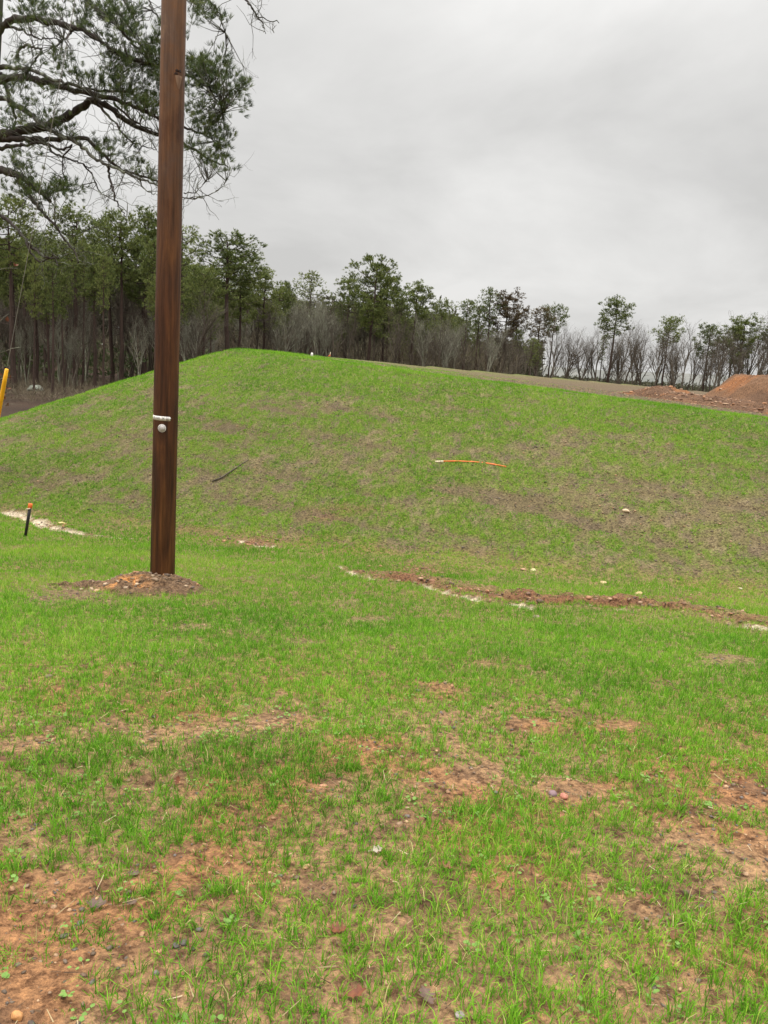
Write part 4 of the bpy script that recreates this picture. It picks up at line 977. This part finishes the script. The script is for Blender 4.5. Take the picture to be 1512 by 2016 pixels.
# lath lying on the slope: pale end and bent orange length
a = G(857, 909.5); c_ = G(996, 920); 
la = empty("survey_lath", tuple(a), 'bent orange lath with pale end lying across the middle of the slope', 'survey lath')
pp_ = [G(q, w_) + np.array([0, 0, .014]) for q, w_ in ((857, 910), (873, 909.3), (900, 909), (930, 910.2), (955, 912.5), (976, 916), (996, 920))]
pp_ = [p - a for p in pp_]
def ribbon(pts, w, th):
    V = []; F = []
    for i_, p in enumerate(pts):
        d = np.array(pts[min(i_ + 1, len(pts) - 1)]) - np.array(pts[max(i_ - 1, 0)]); d = d / np.linalg.norm(d); s = np.cross(d, [0, -.45, 1]); s /= np.linalg.norm(s); n = np.cross(s, d)
        V += [p - s * w / 2 - n * th / 2, p + s * w / 2 - n * th / 2, p + s * w / 2 + n * th / 2, p - s * w / 2 + n * th / 2]
    for i_ in range(len(pts) - 1):
        o = i_ * 4; F += [(o + j_, o + (j_ + 1) % 4, o + 4 + (j_ + 1) % 4, o + 4 + j_) for j_ in range(4)]
    F += [(0, 3, 2, 1), tuple(len(V) - 4 + j_ for j_ in range(4))]
    return np_mesh("lath", V, F)
me = ribbon(pp_[1:], .034, .012); link("painted_length", me, orange, la)
me = ribbon([pp_[0], pp_[0] * .5 + pp_[1] * .5, pp_[1]], .042, .014); link("bare_end", me, lathw, la)
# small white marker and thin stake on the crest
def crest_point(px, py):
    for q in range(40):
        g_ = G(px, py + q * .5)
        if np.hypot(g_[0], g_[1]) < 34: return g_
    return g_
w1 = crest_point(614, 701); sc_ = w1[1] / FPX; w1[2] = float(H0(w1[0], w1[1]))
mk = empty("white_marker", tuple(w1), 'small white rounded marker sitting on the crest of the green embankment', 'marker')
mb = MB(); mb.tube([(0, 0, -.08), (0, 0, 3.0 * sc_), (0, 0, 5.2 * sc_), (0, 0, 6.5 * sc_)], [2.2 * sc_, 2.4 * sc_, 2.1 * sc_, 1.1 * sc_], 12); link("cap", mb.mesh("cap"), white, mk, True)
mb = MB(); mb.tube([(0, 0, -.1), (0, 0, 1.2 * sc_)], 1.2 * sc_, 10); link("pipe_stub", mb.mesh("pipe_stub"), white, mk)
w2 = crest_point(649, 703); w2[2] = float(H0(w2[0], w2[1]))
sk = empty("wooden_stake", tuple(w2), 'thin pale wooden stake with orange ribbon on the crest, right of the white marker', 'stake')
mb = MB(); mb.tube([(0, 0, -.2), (.01, 0, 5 * sc_), (.02, 0, 10 * sc_)], [.9 * sc_, .9 * sc_, .7 * sc_], 4); link("shaft", mb.mesh("shaft"), lathw, sk)
mb = MB(); mb.tube([(.0, 0, 2 * sc_), (.01, 0, 4.5 * sc_)], 1.5 * sc_, 6); mb.tube([(0, -.02, 3.5 * sc_), (-2 * sc_, -.05, 2 * sc_), (-2.5 * sc_, -.05, .5 * sc_)], .7 * sc_, 5); link("ribbon", mb.mesh("ribbon"), orange, sk)

# dead stick lying on the slope
mb = MB(); ps = [G(q, w_) + np.array([0, 0, .02]) for q, w_ in ((418, 949), (436, 942), (455, 929), (470, 919), (490, 906))]; o_ = ps[0].copy()
mb.tube([p - o_ for p in ps], [.016, .018, .015, .012, .006], 7); mb.tube([ps[1] - o_, G(428, 939) + np.array([0, 0, .06]) - o_], [.014, .006], 5)
s_ = link("dead_stick", mb.mesh("dead_stick"), dark_bark); s_.location = o_
tag(s_, 'brown dead stick lying on the slope right of the utility pole', 'stick')
mb = MB(); ps = [G(q, w_) + np.array([0, 0, .02]) for q, w_ in ((171, 1005), (178, 1004), (186, 1010))]; mb.tube([p - ps[0] for p in ps], .012, 6)
s_ = link("dead_stick", mb.mesh("dead_stick"), dark_bark); s_.location = ps[0]; tag(s_, 'small dark hooked stick on the slope between the black stake and the pole', 'stick')

# ------------------------------------------------------------------ clay berm and mound on the pad
def ridge(name, pts, hgt, wid, label, cat, colr, seed, n_u=140, n_v=44):
    pts = np.array(pts, float); d = np.r_[0, np.cumsum(np.linalg.norm(np.diff(pts, axis=0), axis=1))]; u = np.linspace(0, d[-1], n_u)
    cx_ = np.interp(u, d, pts[:, 0]); cy_ = np.interp(u, d, pts[:, 1]); tx = np.gradient(cx_); ty = np.gradient(cy_); l_ = np.hypot(tx, ty); nx_, ny_ = -ty / l_, tx / l_
    vv = np.linspace(-1, 1, n_v); Xr = cx_[:, None] + nx_[:, None] * vv * wid; Yr = cy_[:, None] + ny_[:, None] * vv * wid
    end = sstep(0, .14, u / d[-1]) * sstep(1, .94, u / d[-1]); xr, yr = Xr.ravel(), Yr.ravel()
    pf = (end[:, None] * (1 - vv[None] ** 2) ** 1.1).ravel()
    zr = H0(xr, yr) + hgt * pf * (.55 + .9 * fbm(xr * .8, yr * .8, 3, seed)) + (fbm(xr * 3.5, yr * 3.5, 5, seed + 1, .62) - .5) * .30 * np.sqrt(pf) * min(1, hgt * 2) - .06
    i = (np.arange(n_u - 1)[:, None] * n_v + np.arange(n_v - 1)[None]).ravel()
    me = np_mesh(name, np.stack([xr, yr, zr], 1), np.stack([i, i + n_v, i + n_v + 1, i + 1], 1))
    c = np.array(colr[0]) + (np.array(colr[1]) - np.array(colr[0])) * sstep(.4, .65, fbm(xr * 1.1, yr * 1.1 + zr, 4, seed + 2))[:, None]
    c = c + (np.array(colr[2]) - c) * sstep(.62, .75, fbm(xr * 2.3, yr * 2.3, 4, seed + 3))[:, None] * .8
    col_attr(me, 'soil', c); o = link(name, me, ground.data.materials[0], None, True); tag(o, label, cat)
    return xr, yr, zr, pf
CL = [(0.125, 0.072, 0.044), (0.175, 0.098, 0.056), (0.25, 0.115, 0.05)]
b1 = ridge("dirt_berm", [(7.2, 25.5), (8.6, 24.0), (10.2, 21.6), (12.2, 19.4), (16, 17)], .36, 1.15, 'low rubbly reddish dirt berm along the right end of the pad edge', 'dirt berm', CL, 501)
def mound():
    n = 120; a = np.linspace(-1, 1, n); mx, my = np.meshgrid(a, a); mx, my = mx.ravel(), my.ravel(); rr = np.hypot(mx, my)
    x = 20.3 + mx * 7.0; y = 35 + my * 5.2; pf = np.clip((1 - rr + .25 * (fbm(mx * 2, my * 2, 3, 519) - .5)) / .34, 0, 1); pf = pf * pf * (3 - 2 * pf)
    z = H0(x, y) - .1 + pf * (1.20 + .35 * (fbm(x * .5, y * .5, 3, 521) - .5)) + (fbm(x * 1.6, y * 1.6, 5, 523, .6) - .5) * .55 * np.sqrt(pf)
    i = (np.arange(n - 1)[:, None] * n + np.arange(n - 1)[None]).ravel()
    me = np_mesh("clay_mound", np.stack([x, y, z], 1), np.stack([i, i + 1, i + n + 1, i + n], 1))
    c = np.array(CL[0]) * .95 + (np.array([.17, .095, .054]) - np.array(CL[0])) * sstep(.4, .65, fbm(x * .8, y * .8 + z, 4, 525))[:, None]
    st_ = sstep(.56, .70, fbm(x * .35 + z * .3, y * .9, 4, 527))[:, None]; c = c + (np.array([.27, .118, .05]) - c) * st_ * .8
    col_attr(me, 'soil', c); o = link("clay_mound", me, ground.data.materials[0], None, True)
    tag(o, 'large orange red clay mound at the right edge behind the berm', 'clay mound'); return x, y, z, pf
m1 = mound()
for (xx, yy, zz, pf), n_, sz, sd_ in ((b1, 1100, .055, 541), (m1, 500, .05, 542)):
    r2 = np.random.default_rng(sd_); id_ = r2.choice(np.where(pf > .03)[0], n_)
    tag(stones("rubble", xx[id_], yy[id_], zz[id_], .02 + sz * r2.random(n_) ** 3, stone_mat, sd_, [(.24, .13, .075), (.34, .22, .14), (.18, .10, .06), (.30, .15, .075)]),
        'clods and stones strewn over the reddish dirt of the pad', 'rubble', kind='stuff')

# ------------------------------------------------------------------ single rocks
def rock(px, py, size, colr, label, flat=.6, seed=0):
    g_ = G(px, py); r2 = np.random.default_rng(seed + 900)
    import bmesh
    bm = bmesh.new(); bmesh.ops.create_icosphere(bm, subdivisions=3, radius=1.0)
    sx = r2.uniform(.8, 1.25); 
    for v in bm.verts:
        p = np.array(v.co); f = 1 + .5 * (fbm(np.array([p[0] * 1.3 + seed * 3.1]), np.array([p[1] * 1.3 + p[2] * 1.7]), 3, 601)[0] - .5)
        v.co = Vector((p[0] * f * sx, p[1] * f / sx, max(p[2] * f, -.6) * flat)) * size
    me = bpy.data.meshes.new("rock"); bm.to_mesh(me); bm.free()
    col_attr(me, 'soil', np.tile(np.array(colr), (len(me.vertices), 1)))
    o = link("rock", me, stone_mat, None, True); o.location = (g_[0], g_[1], float(HM(g_[0], g_[1])) + size * flat * .35); o.rotation_euler = (r2.normal(0, .15), r2.normal(0, .15), r2.random() * 6)
    tag(o, label, 'rock')
RK = [(33, 2001, .020, (.50, .24, .09), 'orange stone among grass at the bottom left corner', .9), (1232, 1008, .085, (.46, .34, .22), 'tan rock on the upper right slope', .6),
      (1188, 1148, .075, (.44, .32, .17), 'flat yellow tan slab above the red washout', .3), (1258, 1168, .07, (.48, .34, .17), 'yellow tan flat stone just above the red washout', .4),
      (1347, 1198, .06, (.50, .32, .19), 'tan pinkish stone on the upper lip of the washout', .55), (1413, 1210, .07, (.52, .33, .20), 'largest pinkish stone on the right of the washout', .65),
      (1487, 1225, .06, (.24, .23, .24), 'grey stone in the washout near the right edge', .5), (1050, 1122, .06, (.42, .37, .19), 'pale yellow stone left of the washout', .4),
      (1458, 1160, .04, (.42, .36, .25), 'small whitish stone on the lower slope near the right edge', .6), (123, 1031, .075, (.60, .45, .20), 'yellow tan stone on the pale washout by the black stake', .4),
      (1110, 1568, .026, (.42, .17, .12), 'round reddish stone in the bare patch of the right foreground', .75), (1088, 1565, .027, (.19, .12, .13), 'purplish stone beside the round reddish one', .7),
      (603, 1707, .018, (.42, .25, .13), 'orange tan pebble in the central foreground', .7), (636, 1550, .022, (.40, .20, .12), 'reddish stone in the middle foreground', .5),
      (190, 1162, .045, (.45, .28, .17), 'tan stone on the tail of the dirt heap', .5), (1056, 1213, .05, (.24, .17, .13), 'brown stone at the lower edge of the washout', .5),
      (1030, 1120, .06, (.33, .19, .12), 'reddish flat stone below the pale yellow one', .4), (905, 2000, .02, (.24, .20, .2), 'grey stone at the bottom of the picture', .5)]
for j, a in enumerate(RK): rock(a[0], a[1], a[2] * .78, *a[3:], seed=j)
# pale boulder in the wood at left
g_ = at(68, 781, 55); g_[2] = float(H0(g_[0], g_[1])); import bmesh
bm = bmesh.new(); bmesh.ops.create_icosphere(bm, subdivisions=4, radius=1.0)
for v in bm.verts:
    p = np.array(v.co); f = 1 + .7 * (fbm(np.array([p[0] * 1.6]), np.array([p[1] * 1.6 + p[2] * 2.0]), 4, 611)[0] - .5); v.co = Vector((p[0] * f * .55, p[1] * f * .5, max(p[2], -.4) * f * .38))
me = bpy.data.meshes.new("boulder"); bm.to_mesh(me); bm.free()
bo = link("boulder", me, simple_mat("lichened_stone", (.10, .11, .09), (.27, .28, .23), 6, .85, .5, .03), None, True); bo.location = g_
tag(bo, 'pale lichened boulder on the leaf litter among the left trunks', 'boulder')

# ------------------------------------------------------------------ fallen leaves
def leaf_mesh(seed, L_=.075, lob=3, curl=.5):
    r2 = np.random.default_rng(seed); n = 30; V = []; F = []
    for i_ in range(n + 1):
        f = i_ / n; wv = (math.sin(math.pi * min(1, f * 1.02)) ** .75) * .30 * (1 + .38 * math.sin(f * lob * 2 * math.pi + 1.0)); wl = wv * (1 + .15 * r2.normal()); wr = wv * (1 + .15 * r2.normal())
        zc_ = curl * (f - .5) ** 2 * .9
        for s_, wq in ((-1, wl), (-.5, wl), (0, 0), (.5, wr), (1, wr)):
            yy_ = s_ * abs(wq) if s_ else 0; V.append((f * L_, yy_ * L_, (zc_ + curl * 1.6 * yy_ ** 2 + (.012 if s_ else 0)) * L_))
    for i_ in range(n):
        for j_ in range(4): o = i_ * 5 + j_; F.append((o, o + 5, o + 6, o + 1))
    nb_ = len(V); V += [(-.25 * L_, .004, 0), (-.25 * L_, -.004 * L_, 0), (0, -.01 * L_, .01 * L_), (0, .01 * L_, .01 * L_)]; F.append((nb_, nb_ + 1, nb_ + 2, nb_ + 3))
    return np_mesh("fallen_leaf", V, F)
def leaf_mat(nm, c1, c2): return simple_mat(nm, c1, c2, 60, .6, .4, .003, .3, .15)
LB = leaf_mat("brown_leaf", (.10, .042, .020), (.20, .085, .035)); LR = leaf_mat("russet_leaf", (.10, .032, .018), (.20, .070, .03)); LW = leaf_mat("bleached_leaf", (.30, .24, .18), (.42, .35, .28)); LG = leaf_mat("grey_brown_leaf", (.085, .055, .042), (.16, .10, .075))
for j, (px_, py_, sz, mt, lb, rot) in enumerate([
    (730, 1684, .062, LW, 'bleached pale curled leaf in the central foreground', .3), (645, 1834, .085, LR, 'curled russet leaf lying slanted in the lower centre foreground', .25),
    (892, 1724, .085, LB, 'brown curled leaf right of the bleached pale leaf', 2.9), (347, 1548, .055, LR, 'small dark red leaf standing in the left centre foreground', 1.2),
    (210, 1785, .085, LG, 'grey brown leaf lying flat on the bare soil at left', 3.3), (246, 1787, .055, LG, 'smaller grey brown leaf touching the flat one on bare soil', .6),
    (678, 1962, .085, LR, 'broad orange brown leaf near the bottom centre', .1), (1455, 1556, .055, LB, 'brown leaf standing upright on bare clay near the right edge', 1.5),
    (1262, 1782, .07, LB, 'dark brown leaf half under grass in the right foreground', .4), (850, 1982, .09, LG, 'purplish flat leaf at the bottom right of centre', 2.0),
    (1322, 1860, .06, LB, 'dark shrivelled leaf in the grass of the lower right', 1.0), (250, 1722, .06, LG, 'dull brown leaf under the grass of the left foreground', .2)]):
    g_ = G(px_, py_); o = link("fallen_leaf", leaf_mesh(j + 1, sz * .8, 3 + j % 2, .35 + .3 * (j % 3)), mt); o.location = (g_[0], g_[1], float(HM(g_[0], g_[1])) + .014)
    o.rotation_euler = (random.uniform(-.3, .3), random.uniform(-.35, .1) - (.9 if 'standing' in lb else 0), rot); tag(o, lb, 'fallen leaf')

# thin saplings with a few russet leaves at the left edge
def sapling(px, depth, top, label, lv):
    p = at(px, top, depth); zb = float(H0(p[0], p[1])); e = empty("sapling", (p[0], p[1], zb), label, "sapling"); h = p[2] - zb; r2 = np.random.default_rng(int(px + 1000)); mb = MB(); P = []
    z_ = np.linspace(-.2, h, 10); w = np.cumsum(r2.normal(0, .03, (10, 2)), 0); pts = np.stack([w[:, 0], w[:, 1], z_], 1); mb.tube(pts, np.linspace(.022, .004, 10), 5)
    for q in range(16):
        b = pts[r2.integers(3, 10)]; d = np.array([r2.normal(.2, .5), r2.normal(0, .4), r2.uniform(.1, .5)]); d *= r2.uniform(.4, 1.0); mb.tube([b, b + d * .6, b + d + np.array([0, 0, -.05])], [.007, .005, .003], 4); P += [b + d * f for f in (.6, .9, 1)]
    link("stem", mb.mesh("stem"), grey_bark, e)
    P = np.array(P)[r2.choice(len(P), lv)]; P = P + r2.normal(0, .05, P.shape); D = r2.normal(0, 1, P.shape) - np.array([0, 0, 1.0]); D /= np.linalg.norm(D, axis=1)[:, None]
    V, F = kites(P, D, .11, .055, 3, .6, r2); link("leaves", np_mesh("leaves", V, F), LR, e)
sapling(-18, 17, 480, 'thin sapling with a few russet leaves at the left edge beside the yellow guard', 16)
